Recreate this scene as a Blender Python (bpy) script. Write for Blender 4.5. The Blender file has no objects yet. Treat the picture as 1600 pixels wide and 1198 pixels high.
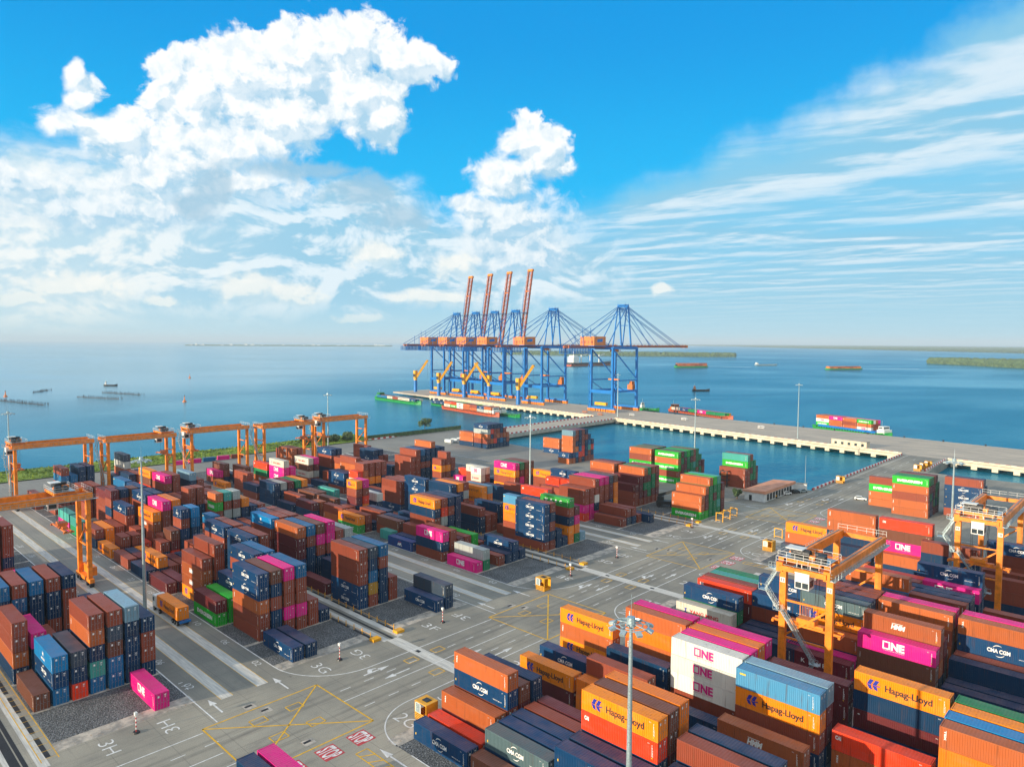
import bpy, bmesh, math, random
from mathutils import Vector, Matrix
random.seed(7)
sc=bpy.context.scene
COL=sc.collection
HAZE_D=7.0e-5
# ------------------------------------------------------------------ camera
R_=Vector((0.723935,0.689852,0.004727)); D_=Vector((0.043916,-0.039245,-0.998264)); F_=Vector((-0.688469,0.722885,-0.058707))
cd=bpy.data.cameras.new('camera'); cam=bpy.data.objects.new('camera',cd); COL.objects.link(cam)
cd.sensor_width=36; cd.lens=36*1101.48/1600; cd.clip_start=1; cd.clip_end=90000
m=Matrix.Identity(4)
for i,ax in enumerate((R_,-D_,-F_)):
    for j in range(3): m[j][i]=ax[j]
m.translation=Vector((0,0,64)); cam.matrix_world=m
sc.camera=cam
# ------------------------------------------------------------------ light
SUN_EL=math.radians(10.5); SUN_DIR=Vector((-0.235,-0.972,0)).normalized()
sund=Vector((SUN_DIR.x*math.cos(SUN_EL),SUN_DIR.y*math.cos(SUN_EL),math.sin(SUN_EL)))
ld=bpy.data.lights.new('sun','SUN'); ld.energy=4.6; ld.angle=math.radians(0.5); ld.color=(1.0,0.84,0.63)
sun=bpy.data.objects.new('sun',ld); COL.objects.link(sun); sun.rotation_euler=sund.to_track_quat('Z','Y').to_euler()
vs=sc.view_settings; vs.view_transform='Standard'; vs.look='None'; vs.exposure=0.55; vs.gamma=1.0; vs.use_curve_mapping=False
class NT:
    """tiny node-tree helper"""
    def __init__(s,t): s.t=t; s.n=t.nodes; s.l=t.links
    def new(s,ty,**k):
        n=s.n.new(ty)
        for a,b in k.items(): setattr(n,a,b)
        return n
    def put(s,sock,v):
        if v is None: return
        if isinstance(v,bpy.types.NodeSocket): s.l.new(v,sock)
        else:
            if hasattr(sock.default_value,'__len__') and not hasattr(v,'__len__'): v=[v]*len(sock.default_value)
            if sock.type=='RGBA' and hasattr(v,'__len__') and len(v)==3: v=(*v,1)
            sock.default_value=v
    def m(s,op,a,b=None,c=None,clamp=False):
        n=s.new('ShaderNodeMath',operation=op,use_clamp=clamp)
        for i,x in enumerate((a,b,c)): s.put(n.inputs[i],x) if x is not None else None
        return n.outputs[0]
    def v(s,op,a,b=None,out=0):
        n=s.new('ShaderNodeVectorMath',operation=op); s.put(n.inputs[0],a)
        if b is not None: s.put(n.inputs[1],b)
        return n.outputs[out]
    def mr(s,x,a,b,c=0.0,d=1.0,smooth=True):
        n=s.new('ShaderNodeMapRange',interpolation_type='SMOOTHSTEP' if smooth else 'LINEAR')
        for i,q in enumerate((x,a,b,c,d)): s.put(n.inputs[i],q)
        return n.outputs[0]
    def mix(s,f,a,b,bt='MIX'):
        n=s.new('ShaderNodeMix',data_type='RGBA',blend_type=bt); s.put(n.inputs[0],f); s.put(n.inputs[6],a); s.put(n.inputs[7],b)
        return n.outputs[2]
    def noise(s,vec,sc_,det=4,rough=.55,dist=0.0,col=False):
        n=s.new('ShaderNodeTexNoise'); s.put(n.inputs['Vector'],vec); n.inputs['Scale'].default_value=sc_; n.inputs['Detail'].default_value=det
        n.inputs['Roughness'].default_value=rough; n.inputs['Distortion'].default_value=dist
        return n.outputs[1 if col else 0]
    def sep(s,v): 
        n=s.new('ShaderNodeSeparateXYZ'); s.put(n.inputs[0],v); return n.outputs
    def comb(s,x,y,z):
        n=s.new('ShaderNodeCombineXYZ')
        for i,q in enumerate((x,y,z)): s.put(n.inputs[i],q)
        return n.outputs[0]
# ------------------------------------------------------------------ sky
w=bpy.data.worlds.new('World'); sc.world=w; w.use_nodes=True; w.cycles.sampling_method='NONE'
w.node_tree.nodes.clear(); W=NT(w.node_tree)
sky=W.new('ShaderNodeTexSky',sky_type='NISHITA'); sky.sun_disc=False; sky.sun_elevation=SUN_EL; sky.sun_rotation=math.atan2(SUN_DIR.x,SUN_DIR.y)
sky.air_density=1.0; sky.dust_density=0.6; sky.ozone_density=2.0; sky.altitude=60
tc=W.new('ShaderNodeTexCoord').outputs['Generated']
dx,dy,dz=W.sep(tc)
az=W.m('MULTIPLY',W.m('ARCTAN2',dx,dy),57.29578); el=W.m('MULTIPLY',W.m('ARCSINE',dz),57.29578)
P0=W.comb(az,el,0.0)
def px(x,y):
    q=F_+R_*((x-800)/1101.48)+D_*((y-599)/1101.48); q.normalize()
    return math.degrees(math.atan2(q.x,q.y)),math.degrees(math.asin(q.z))
# node group: cumulus density in azimuth/elevation space
def make_density(name,blobs,warp1,warp2,amp,fscale,lo,det=9):
    g=bpy.data.node_groups.new(name,'ShaderNodeTree')
    g.interface.new_socket('P',in_out='INPUT',socket_type='NodeSocketVector'); g.interface.new_socket('D',in_out='OUTPUT',socket_type='NodeSocketFloat')
    G=NT(g); gi=G.new('NodeGroupInput').outputs[0]; go=G.new('NodeGroupOutput')
    wv=G.noise(gi,warp2,3,.55,0,True); wv=G.v('SCALE',G.v('SUBTRACT',wv,(.5,.5,.5)),None); wv.node.inputs[3].default_value=warp1
    p=G.v('ADD',gi,wv); D=None
    for (x,y,rx,ry,*rot) in blobs:
        a,e=px(x,y); ax=px(x+rx,y)[0]-a; ey=px(x,y-ry)[1]-e
        q=G.v('SUBTRACT',p,(a,e,0)); q=G.v('MULTIPLY',q,(1/ax,1/ey,0)); ln=G.v('LENGTH',q,out=1)
        b=G.m('SUBTRACT',1.0,ln)
        D=b if D is None else G.m('SMOOTH_MAX',D,b,.18)
    D=G.m('MAXIMUM',D,lo)
    f1=G.noise(G.v('MULTIPLY',gi,(1,1.15,1)),fscale,det,.60,0.35); f1=G.m('SUBTRACT',f1,.5)
    D=G.m('ADD',D,G.m('MULTIPLY',f1,amp)); G.l.new(D,go.inputs[0]); return g
def use(g,p):
    n=W.new('ShaderNodeGroup'); n.node_tree=g; W.l.new(p,n.inputs[0]); return n.outputs[0]
BL=[(118,105,20,34),(135,140,32,40),(130,185,82,34),(190,215,80,46),(240,160,22,22),(262,120,40,44),(310,150,88,80),(385,120,95,86),(465,105,95,72),(560,75,100,56),(635,95,80,38),(560,150,78,62),(585,190,55,48),(440,185,110,62),(400,225,90,60),(245,265,95,58),(335,235,130,72),(50,285,120,52),(160,320,240,55),(400,290,110,50),(18,262,40,26),(820,215,44,38),(850,245,50,45),(790,275,70,50),(740,320,60,30),(800,345,125,62),(800,400,140,50)]
gA=make_density('cumulus',BL,3.4,.22,1.5,.50,-1.0,9); gA2=make_density('cumulus_soft',BL,3.4,.22,1.5,.50,-1.0,4)
gB=make_density('low_cumulus',[(590,400,52,28),(390,452,66,34),(455,462,66,24),(120,450,120,34),(30,470,60,18),(715,418,44,24),(1035,450,20,15),(250,465,30,12),(680,465,90,16),(560,500,50,8)],1.6,.5,1.2,.8,-1.0,6)
gC=make_density('grey_cloud',[(335,290,42,48),(300,325,40,30),(470,265,120,22),(570,300,70,34),(620,340,60,30)],1.8,.4,1.3,.5,-1.0,6)
# base sky: Nishita graded towards a clear tropical blue, paler near the horizon
nb=W.mix(1.0,sky.outputs[0],(0.30,1.0,2.0),'MULTIPLY')
tgt=W.mix(W.mr(el,-1,12),(4.6,7.4,8.9),W.mix(W.mr(el,9,25),(0.10,5.4,9.9),(0.03,3.5,8.4)))
base=W.mix(.94,nb,tgt)
# right-hand altocumulus: a flat cloud sheet seen in perspective
iz=W.m('DIVIDE',1.0,W.m('ADD',W.m('MAXIMUM',dz,0.0),.055))
qx=W.m('MULTIPLY',dx,iz); qy=W.m('MULTIPLY',dy,iz)
ta=math.radians(-103); cx_,sx_=math.sin(ta),math.cos(ta)
al=W.m('ADD',W.m('MULTIPLY',qx,cx_),W.m('MULTIPLY',qy,sx_)); ac=W.m('SUBTRACT',W.m('MULTIPLY',qx,sx_),W.m('MULTIPLY',qy,cx_))
sv=W.comb(W.m('MULTIPLY',al,.80),W.m('MULTIPLY',ac,1.7),2.0); sv=W.v('ADD',sv,W.v('SCALE',W.noise(sv,.7,2,.5,0,True),None)); sv.node.inputs[1].links[0].from_node.inputs[3].default_value=.5
N1=lambda o,d:W.noise(W.v('ADD',sv,o),.95,d,.56,.2)
s1=N1((0,0,0),8); s2=N1((.0,.20,0),5)
top=W.m('ADD',12.6,W.m('MULTIPLY',W.m('ADD',az,34.0),.36))
wob=W.m('MULTIPLY',W.m('SUBTRACT',W.noise(P0,.16,5,.6),.5),7.0)
edge=W.mr(W.m('ADD',W.m('SUBTRACT',top,el),wob),-1.0,3.2); edge=W.m('MULTIPLY',edge,W.mr(W.m('ADD',az,wob),-43.0,-33.0))
sm=W.m('MULTIPLY',W.mr(s1,.24,.62),edge)
slit=W.mr(W.m('SUBTRACT',s1,s2),-.05,.09)
c1=W.mix(W.m('MULTIPLY',edge,.68),base,(3.0,6.7,8.8))
c1=W.mix(W.m('MULTIPLY',sm,.85),c1,W.mix(slit,(2.9,6.1,8.2),(8.0,9.1,9.8)))
c1=W.mix(W.m('MULTIPLY',edge,W.mr(el,7.5,1.5,0,.8)),c1,(3.7,6.7,8.4))
# big soft bank, left and centre
def blobs(bl,warp,wsc):
    wv=W.v('SCALE',W.v('SUBTRACT',W.noise(P0,wsc,6,.6,0,True),(.5,.5,.5)),None); wv.node.inputs[3].default_value=warp; p=W.v('ADD',P0,wv); D=None
    for (x,y,rx,ry) in bl:
        a,e=px(x,y); ax=abs(px(x+rx,y)[0]-a); ey=abs(px(x,y-ry)[1]-e)
        b=W.m('SUBTRACT',1.0,W.v('LENGTH',W.v('MULTIPLY',W.v('SUBTRACT',p,(a,e,0)),(1/ax,1/ey,0)),out=1)); D=b if D is None else W.m('SMOOTH_MAX',D,b,.25)
    return D
bank=blobs([(60,400,230,170),(260,370,260,160),(450,400,240,110),(610,400,140,100),(800,410,200,90),(30,300,140,90),(560,330,110,50)],5.0,.13)
bn=W.noise(W.v('MULTIPLY',P0,(1,1.7,1)),.17,7,.6,.4); bn2=W.noise(W.v('ADD',W.v('MULTIPLY',P0,(1,1.7,1)),(.5,-.9,0)),.17,4,.6,.4)
bm=W.mr(W.m('ADD',bank,W.m('MULTIPLY',W.m('SUBTRACT',bn,.5),.8)),-.10,.48)
bs=W.mr(W.m('SUBTRACT',bn,bn2),-.06,.08)
warm=W.mr(az,-58,-78); wc=W.mix(warm,(8.6,9.6,10.1),(10.2,10.3,9.9))
c1=W.mix(W.m('MULTIPLY',bm,.90),c1,W.mix(bs,W.mix(warm,(3.6,6.5,8.3),(5.9,7.9,8.9)),wc))
# main cumulus: density group evaluated towards the light for shading
dA=use(gA,P0); dA2=use(gA2,W.v('ADD',P0,(-.55,.65,0))); dA3=use(gA2,W.v('ADD',P0,(-1.8,2.2,0)))
soft=W.mr(el,16.5,8.5,.20,.65)
soft=W.m('ADD',soft,W.mr(W.noise(P0,.11,2,.5),.45,.70,0,.40))
mA=W.mr(dA,-.03,soft)
lA=W.m('ADD',W.mr(W.m('SUBTRACT',dA2,dA),-.10,.22,0,.60),W.mr(W.m('SUBTRACT',dA3,dA),-.05,.50,0,.40)); det=W.noise(P0,.75,8,.62,.3); lA=W.m('ADD',lA,W.mr(det,.40,.68,-.14,.34)); lA=W.m('ADD',lA,W.mr(el,15,7,0,.42),clamp=True)
c1=W.mix(W.m('MULTIPLY',mA,.97),c1,W.mix(lA,(10.7,10.8,10.7),(4.4,6.9,8.7)))
# small low cumulus
dB=use(gB,P0); dB2=use(gB,W.v('ADD',P0,(-.35,.55,0)))
mB=W.mr(dB,-.05,.55); lB=W.mr(W.m('SUBTRACT',dB2,dB),-.22,.30)
c1=W.mix(W.m('MULTIPLY',mB,.80),c1,W.mix(lB,(10.2,10.2,9.6),(5.9,7.9,8.9)))
# grey cloud shadows in front of the bank
dC=use(gC,P0); c1=W.mix(W.mr(dC,-.05,.6,0,.72),c1,(3.9,6.1,7.7))
# horizon haze
c1=W.mix(W.mr(el,4.2,-.6,0,.85),c1,W.mix(W.mr(az,-50,-80),(4.6,7.4,8.6),(6.2,8.2,8.7)))
# unseen bright broken cloud overhead and behind the viewpoint, added as fill light
fd=W.v('DOT_PRODUCT',tc,(-.6897,.7241,0.0),out=1)
ov=W.m('MAXIMUM',W.mr(el,29,44),W.mr(fd,.30,-.15)); oc=W.mr(W.noise(W.v('MULTIPLY',tc,(1,1,2)),1.6,4,.55),.36,.56,.30,1.0)
c1=W.mix(W.m('MULTIPLY',ov,oc),c1,(8.6,8.7,8.6))
bg=W.new('ShaderNodeBackground'); W.put(bg.inputs[0],c1); bg.inputs[1].default_value=.068
W.l.new(bg.outputs[0],W.new('ShaderNodeOutputWorld').inputs[0])
# ------------------------------------------------------------------ materials
MT={}
def mat(name,fn):
    if name in MT: return MT[name]
    m=bpy.data.materials.new(name); m.use_nodes=True; m.node_tree.nodes.clear(); N=NT(m.node_tree)
    b=N.new('ShaderNodeBsdfPrincipled'); o=N.new('ShaderNodeOutputMaterial'); N.l.new(b.outputs[0],o.inputs[0]); fn(N,b); MT[name]=m; return m
def plain(name,col,rough=.5,metal=0.0,var=.25,scale=.6):
    def f(N,b):
        pos=N.new('ShaderNodeNewGeometry').outputs['Position']
        n=N.noise(pos,scale,5,.6); n2=N.noise(pos,scale*9,3,.6)
        k=N.m('ADD',N.mr(n,.3,.7,1-var,1+var*.4),N.mr(n2,.3,.7,-.08,.08))
        c=N.mix(1.0,col,N.comb(k,k,k),'MULTIPLY'); N.put(b.inputs['Base Color'],c); N.put(b.inputs['Roughness'],N.mr(n2,.3,.7,rough-.1,rough+.12)); b.inputs['Metallic'].default_value=metal
    return mat(name,f)
def paint(name,col,bump=False):
    """container paint: faded patches, dusty roofs, rust at seams; bump=True adds the corrugation to distant boxes"""
    def f(N,b):
        g=N.new('ShaderNodeNewGeometry'); pos=g.outputs['Position']; nx,ny,nz=N.sep(g.outputs['True Normal']); X,Y,Z=N.sep(pos)
        oi=N.new('ShaderNodeObjectInfo').outputs['Random']
        cell=N.noise(N.comb(N.m('FLOOR',N.m('MULTIPLY',X,.078)),N.m('FLOOR',N.m('MULTIPLY',Y,.345)),N.m('FLOOR',N.m('MULTIPLY',Z,.3448))),7.3,0)
        k=N.m('ADD',.80,N.m('MULTIPLY',cell,.42)); k=N.m('MULTIPLY',k,N.m('ADD',.93,N.m('MULTIPLY',oi,.14)))
        n=N.noise(N.v('MULTIPLY',pos,(.35,.35,1.1)),.8,6,.62)
        c=N.mix(1.0,col,N.comb(k,k,k),'MULTIPLY')
        lum=sum(col)/3
        c=N.mix(N.mr(n,.45,.78,0,.22),c,tuple(x*.55+.45*lum+.012 for x in col))
        st=N.noise(N.v('MULTIPLY',pos,(2.4,2.4,.16)),1.0,5,.62); c=N.mix(N.mr(st,.54,.74,0,.55),c,(.10,.045,.022))
        up=N.mr(nz,.5,.8); d=N.noise(pos,.45,5,.6)
        c=N.mix(N.m('MULTIPLY',up,N.mr(d,.25,.75,.04,.24)),c,(.30,.17,.165))
        N.put(b.inputs['Base Color'],c); N.put(b.inputs['Roughness'],N.mr(n,.3,.7,.38,.62)); b.inputs['Specular IOR Level'].default_value=.22
        if bump:
            t=N.m('ADD',N.m('MULTIPLY',X,N.m('SUBTRACT',1.0,N.m('ABSOLUTE',nx))),N.m('MULTIPLY',Y,N.m('ABSOLUTE',nx)))
            h=N.m('SINE',N.m('MULTIPLY',t,22.44)); h=N.mr(h,-.6,.6)
            bp=N.new('ShaderNodeBump'); bp.inputs['Strength'].default_value=.75; bp.inputs['Distance'].default_value=.036; N.put(bp.inputs['Height'],h); N.l.new(bp.outputs[0],b.inputs['Normal'])
    return mat(name,f)
CC={ # code: colour, words, lettering key
'r':((.270,.060,.031),'rust brown',None),'R':((.46,.118,.032),'orange-brown','TEX'),'m':((.130,.022,.026),'maroon','tin'),'d':((.170,.060,.034),'dark brown','vert'),
'q':((.36,.095,.030),'brown','HMM'),'n':((.002,.048,.140),'navy','CMA'),'N':((.002,.036,.098),'plain navy',None),'j':((.085,.140,.155),'faded teal-grey','CMA'),
'b':((.004,.130,.30),'mid blue','sm'),'B':((.004,.22,.50),'bright blue','MSK'),'l':((.20,.36,.46),'pale blue',None),'k':((.045,.070,.105),'steel grey',None),
'h':((.90,.255,.004),'yellow-orange','HL'),'o':((.78,.190,.010),'plain orange',None),'p':((.76,.010,.235),'magenta','ONE'),'w':((.72,.70,.62),'cream','ONEw'),
'e':((.015,.42,.030),'bright green','EVG'),'g':((.006,.200,.075),'dark green',None),'u':((.030,.30,.050),'leaf green','UASC'),'t':((.05,.34,.29),'turquoise',None),
'c':((.78,.050,.012),'scarlet','CAI'),'K':((.145,.012,.028),'wine red','KL'),'y':((.62,.58,.48),'off-white','YM'),'Y':((.46,.24,.02),'mustard','YMs'),
'a':((.015,.065,.24),'royal blue','APL'),'s':((.36,.40,.38),'silver grey',None),'M':((.14,.26,.33),'blue-grey',None),'D':((.09,.045,.04),'dark brown',None),'x':((.52,.54,.50),'white',None),'f':((.07,.27,.46),'faded blue','sm')}
NEARM={k:paint('paint_'+v[1].replace(' ','_').replace('-','_'),v[0]) for k,v in CC.items()}
FARM={k:paint('far_paint_'+v[1].replace(' ','_').replace('-','_'),v[0],True) for k,v in CC.items()}
M_rod=plain('galvanised_steel',(.30,.33,.35),.4,.6)
M_black=plain('black_rubber',(.02,.02,.022),.7)
M_white=plain('white_paint',(.78,.78,.75),.5,0,.08)
M_magenta=plain('magenta_letter_paint',(.66,.012,.20),.5,0,.05)
M_blk_let=plain('black_letter_paint',(.025,.018,.015),.5,0,.05)
M_blue_let=plain('blue_letter_paint',(.002,.02,.30),.5,0,.05)
M_red_let=plain('red_letter_paint',(.55,.02,.03),.5,0,.05)
M_yel_let=plain('yellow_letter_paint',(.80,.50,.02),.5,0,.05)
M_yellow=plain('yellow_paint',(.80,.38,.008),.45,0,.15)
M_orange=plain('crane_orange',(.90,.245,.008),.45,0,.3)
M_orange_d=plain('trolley_orange',(.62,.17,.03),.5,0,.2)
M_stsblue=plain('crane_blue',(.002,.170,.52),.42,0,.15,.15)
M_boom=plain('boom_red_brown',(.44,.12,.055),.5,0,.2,.2)
M_house=plain('machinery_house_orange',(.75,.22,.05),.5,0,.15,.2)
M_dark=plain('dark_machinery',(.035,.038,.042),.5,.3)
M_cab=plain('cab_white',(.74,.74,.70),.4,0,.08)
M_glass=plain('dark_glass',(.03,.05,.06),.12,0,.1)
M_mast=plain('mast_steel',(.40,.50,.52),.35,.5,.1)
M_conc=plain('pier_concrete',(.40,.36,.30),.85,0,.3,.12)
M_cream=plain('fender_concrete',(.62,.54,.40),.8,0,.18,.3)
M_line=plain('road_white',(.72,.72,.70),.7,0,.25,.9)
M_yline=plain('road_yellow',(.78,.44,.02),.7,0,.25,.9)
M_red=plain('signal_red',(.55,.05,.05),.5,0,.2)
M_green=plain('hull_green',(.02,.30,.06),.45,0,.2)
M_hullred=plain('hull_orange_red',(.52,.09,.03),.5,0,.25)
M_roof=plain('roof_terracotta',(.66,.30,.18),.8,0,.2,.4)
M_wall=plain('wall_pale_blue',(.70,.74,.74),.7,0,.12)
def f_ground(N,b):
    pos=N.new('ShaderNodeNewGeometry').outputs['Position']; X,Y,Z=N.sep(pos)
    n1=N.noise(pos,.028,6,.6); n2=N.noise(N.v('MULTIPLY',pos,(1,.35,1)),.35,6,.65); n3=N.noise(pos,6.0,3,.6)
    c=N.mix(N.mr(n1,.34,.68),(.185,.182,.160),(.365,.338,.272))
    c=N.mix(N.mr(n2,.50,.82,0,.6),c,(.145,.135,.125))
    c=N.mix(N.m('MULTIPLY',N.mr(X,-200,-125,1,0),.55),c,(.230,.232,.222))
    # tyre darkening on the road lanes
    for u in (-109.3,-101.6):
        dd=N.m('ABSOLUTE',N.m('SUBTRACT',N.m('ABSOLUTE',N.m('SUBTRACT',X,u)),1.0)); c=N.mix(N.m('MULTIPLY',N.mr(dd,.65,.0),N.mr(n2,.3,.7,.15,.5)),c,(.085,.08,.075))
    t1=N.noise(N.v('MULTIPLY',pos,(2.2,.05,1)),1.0,4,.6); t2=N.noise(N.v('MULTIPLY',pos,(.05,2.2,1)),1.0,4,.6); road=N.mr(X,-126,-119)
    c=N.mix(N.m('MULTIPLY',N.mr(t1,.52,.72,0,.42),road),c,(.12,.108,.095)); c=N.mix(N.m('MULTIPLY',N.mr(t2,.50,.70,0,.45),N.m('SUBTRACT',1.0,road)),c,(.15,.145,.14))
    for ax in (X,Y):
        fr=N.m('ABSOLUTE',N.m('SUBTRACT',N.m('FRACT',N.m('MULTIPLY',ax,1/7.5)),.5)); c=N.mix(N.mr(fr,.012,.004,0,.35),c,(.10,.095,.09))
    ol=N.noise(pos,.55,3,.5); c=N.mix(N.mr(ol,.70,.80,0,.6),c,(.07,.065,.06))
    k=N.mr(n3,.25,.75,.86,1.12); c=N.mix(1.0,c,N.comb(k,k,k),'MULTIPLY')
    N.put(b.inputs['Base Color'],c); b.inputs['Roughness'].default_value=.88
    bp=N.new('ShaderNodeBump'); bp.inputs['Strength'].default_value=.25; bp.inputs['Distance'].default_value=.05; N.put(bp.inputs['Height'],n3); N.l.new(bp.outputs[0],b.inputs['Normal'])
M_ground=mat('yard_asphalt',f_ground)
def f_gravel(N,b):
    pos=N.new('ShaderNodeNewGeometry').outputs['Position']
    v=N.new('ShaderNodeTexVoronoi'); N.l.new(pos,v.inputs['Vector']); v.inputs['Scale'].default_value=5.0
    n=N.noise(pos,.25,4,.6); n5=N.noise(pos,3.2,3,.7)
    k=N.m('MULTIPLY',N.mr(v.outputs['Distance'],0,.6,1.5,.5),N.mr(n,.3,.7,.75,1.15)); k=N.m('MULTIPLY',k,N.mr(n5,.35,.65,.4,1.7))
    N.put(b.inputs['Base Color'],N.mix(1.0,(.160,.170,.178),N.comb(k,k,k),'MULTIPLY')); b.inputs['Roughness'].default_value=.9
    bp=N.new('ShaderNodeBump'); bp.inputs['Strength'].default_value=.9; bp.inputs['Distance'].default_value=.10; N.put(bp.inputs['Height'],v.outputs['Distance']); N.l.new(bp.outputs[0],b.inputs['Normal'])
M_gravel=mat('dark_gravel',f_gravel)
def f_runway(N,b):
    pos=N.new('ShaderNodeNewGeometry').outputs['Position']; n=N.noise(N.v('MULTIPLY',pos,(.18,2.5,1)),1.1,5,.6); n2=N.noise(pos,.7,4,.6)
    c=N.mix(N.mr(n,.3,.7),(.42,.42,.40),(.66,.64,.58)); c=N.mix(N.mr(n2,.55,.8,0,.5),c,(.30,.23,.15))
    N.put(b.inputs['Base Color'],c); b.inputs['Roughness'].default_value=.85
M_runway=mat('runway_concrete',f_runway)
def f_apron(N,b):
    pos=N.new('ShaderNodeNewGeometry').outputs['Position']; n=N.noise(pos,.5,6,.65); n2=N.noise(pos,1.6,4,.6)
    c=N.mix(N.mr(n,.35,.65),(.24,.23,.21),(.55,.49,.41)); c=N.mix(N.mr(n2,.56,.74,0,.8),c,(.33,.20,.09))
    N.put(b.inputs['Base Color'],c); b.inputs['Roughness'].default_value=.88
M_apron=mat('stained_concrete',f_apron)
def f_water(N,b):
    pos=N.new('ShaderNodeNewGeometry').outputs['Position']; X,Y,Z=N.sep(pos)
    # across-wind streaks
    q=N.comb(N.m('ADD',N.m('MULTIPLY',X,.72),N.m('MULTIPLY',Y,.69)),N.m('MULTIPLY',N.m('SUBTRACT',N.m('MULTIPLY',Y,.72),N.m('MULTIPLY',X,.69)),.22),0)
    n1=N.noise(N.v('MULTIPLY',q,(.0016,.012,1)),1.0,6,.62,.8)
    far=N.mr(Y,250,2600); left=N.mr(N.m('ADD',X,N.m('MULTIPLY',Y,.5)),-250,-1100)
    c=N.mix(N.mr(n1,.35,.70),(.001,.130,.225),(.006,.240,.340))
    c=N.mix(N.m('MULTIPLY',left,.75),c,(.22,.42,.50))  # bright cloud reflection on the left water, painted into the base colour
    w1=N.noise(N.v('MULTIPLY',q,(.16,.75,1)),1.0,5,.6); w2=N.noise(N.v('MULTIPLY',pos,(1.1,1.1,1)),1.0,3,.6)
    bp=N.new('ShaderNodeBump'); bp.inputs['Strength'].default_value=.5; bp.inputs['Distance'].default_value=.8; N.put(bp.inputs['Height'],N.m('ADD',w1,N.m('MULTIPLY',w2,.3)))
    df=N.new('ShaderNodeBsdfDiffuse'); N.put(df.inputs[0],c); gl=N.new('ShaderNodeBsdfGlossy'); N.put(gl.inputs['Roughness'],N.mr(n1,.35,.72,.12,.24)); N.l.new(bp.outputs[0],gl.inputs['Normal'])
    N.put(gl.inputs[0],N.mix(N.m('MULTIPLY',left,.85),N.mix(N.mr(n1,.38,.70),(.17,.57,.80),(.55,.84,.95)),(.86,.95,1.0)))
    fr=N.new('ShaderNodeFresnel'); fr.inputs[0].default_value=1.33; N.l.new(bp.outputs[0],fr.inputs['Normal']); mx=N.new('ShaderNodeMixShader'); N.put(mx.inputs[0],N.mr(fr.outputs[0],.02,.75,.05,.66,False)); N.l.new(df.outputs[0],mx.inputs[1]); N.l.new(gl.outputs[0],mx.inputs[2])
    N.l.new(mx.outputs[0],[x for x in N.n if x.type=='OUTPUT_MATERIAL'][0].inputs[0])
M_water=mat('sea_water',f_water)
def f_foam(N,b): b.inputs['Base Color'].default_value=(.75,.80,.82,1); b.inputs['Roughness'].default_value=.8
M_foam=mat('foam',f_foam)
def f_pier(N,b):
    pos=N.new('ShaderNodeNewGeometry').outputs['Position']; n=N.noise(N.v('MULTIPLY',pos,(.3,2.2,1)),.12,6,.65); n2=N.noise(pos,.5,5,.6)
    c=N.mix(N.mr(n,.35,.68),(.36,.32,.265),(.54,.46,.36)); c=N.mix(N.mr(n2,.55,.8,0,.4),c,(.11,.11,.11))
    N.put(b.inputs['Base Color'],c); b.inputs['Roughness'].default_value=.85
M_pier=mat('pier_deck_concrete',f_pier)
def f_grass(N,b):
    pos=N.new('ShaderNodeNewGeometry').outputs['Position']; n=N.noise(N.v('MULTIPLY',pos,(1,.5,1)),.12,6,.65); n2=N.noise(pos,1.2,4,.7)
    c=N.mix(N.mr(n,.3,.7),(.07,.14,.018),(.26,.36,.03)); k=N.mr(n2,.3,.7,.6,1.3); N.put(b.inputs['Base Color'],N.mix(1.0,c,N.comb(k,k,k),'MULTIPLY')); b.inputs['Roughness'].default_value=.9
    bp=N.new('ShaderNodeBump'); bp.inputs['Strength'].default_value=1; bp.inputs['Distance'].default_value=.6; N.put(bp.inputs['Height'],n2); N.l.new(bp.outputs[0],b.inputs['Normal'])
M_grass=mat('shore_grass',f_grass)
def f_leaf(N,b):
    pos=N.new('ShaderNodeNewGeometry').outputs['Position']; n=N.noise(pos,.08,5,.7); n2=N.noise(pos,.9,3,.7); c=N.mix(N.mr(N.m('ADD',N.m('MULTIPLY',n,.6),N.m('MULTIPLY',n2,.4)),.38,.62),(.030,.070,.028),(.110,.165,.060)); N.put(b.inputs['Base Color'],c); b.inputs['Roughness'].default_value=.8
M_leaf=mat('foliage',f_leaf); M_bark=plain('bark',(.10,.07,.045),.9)
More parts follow.
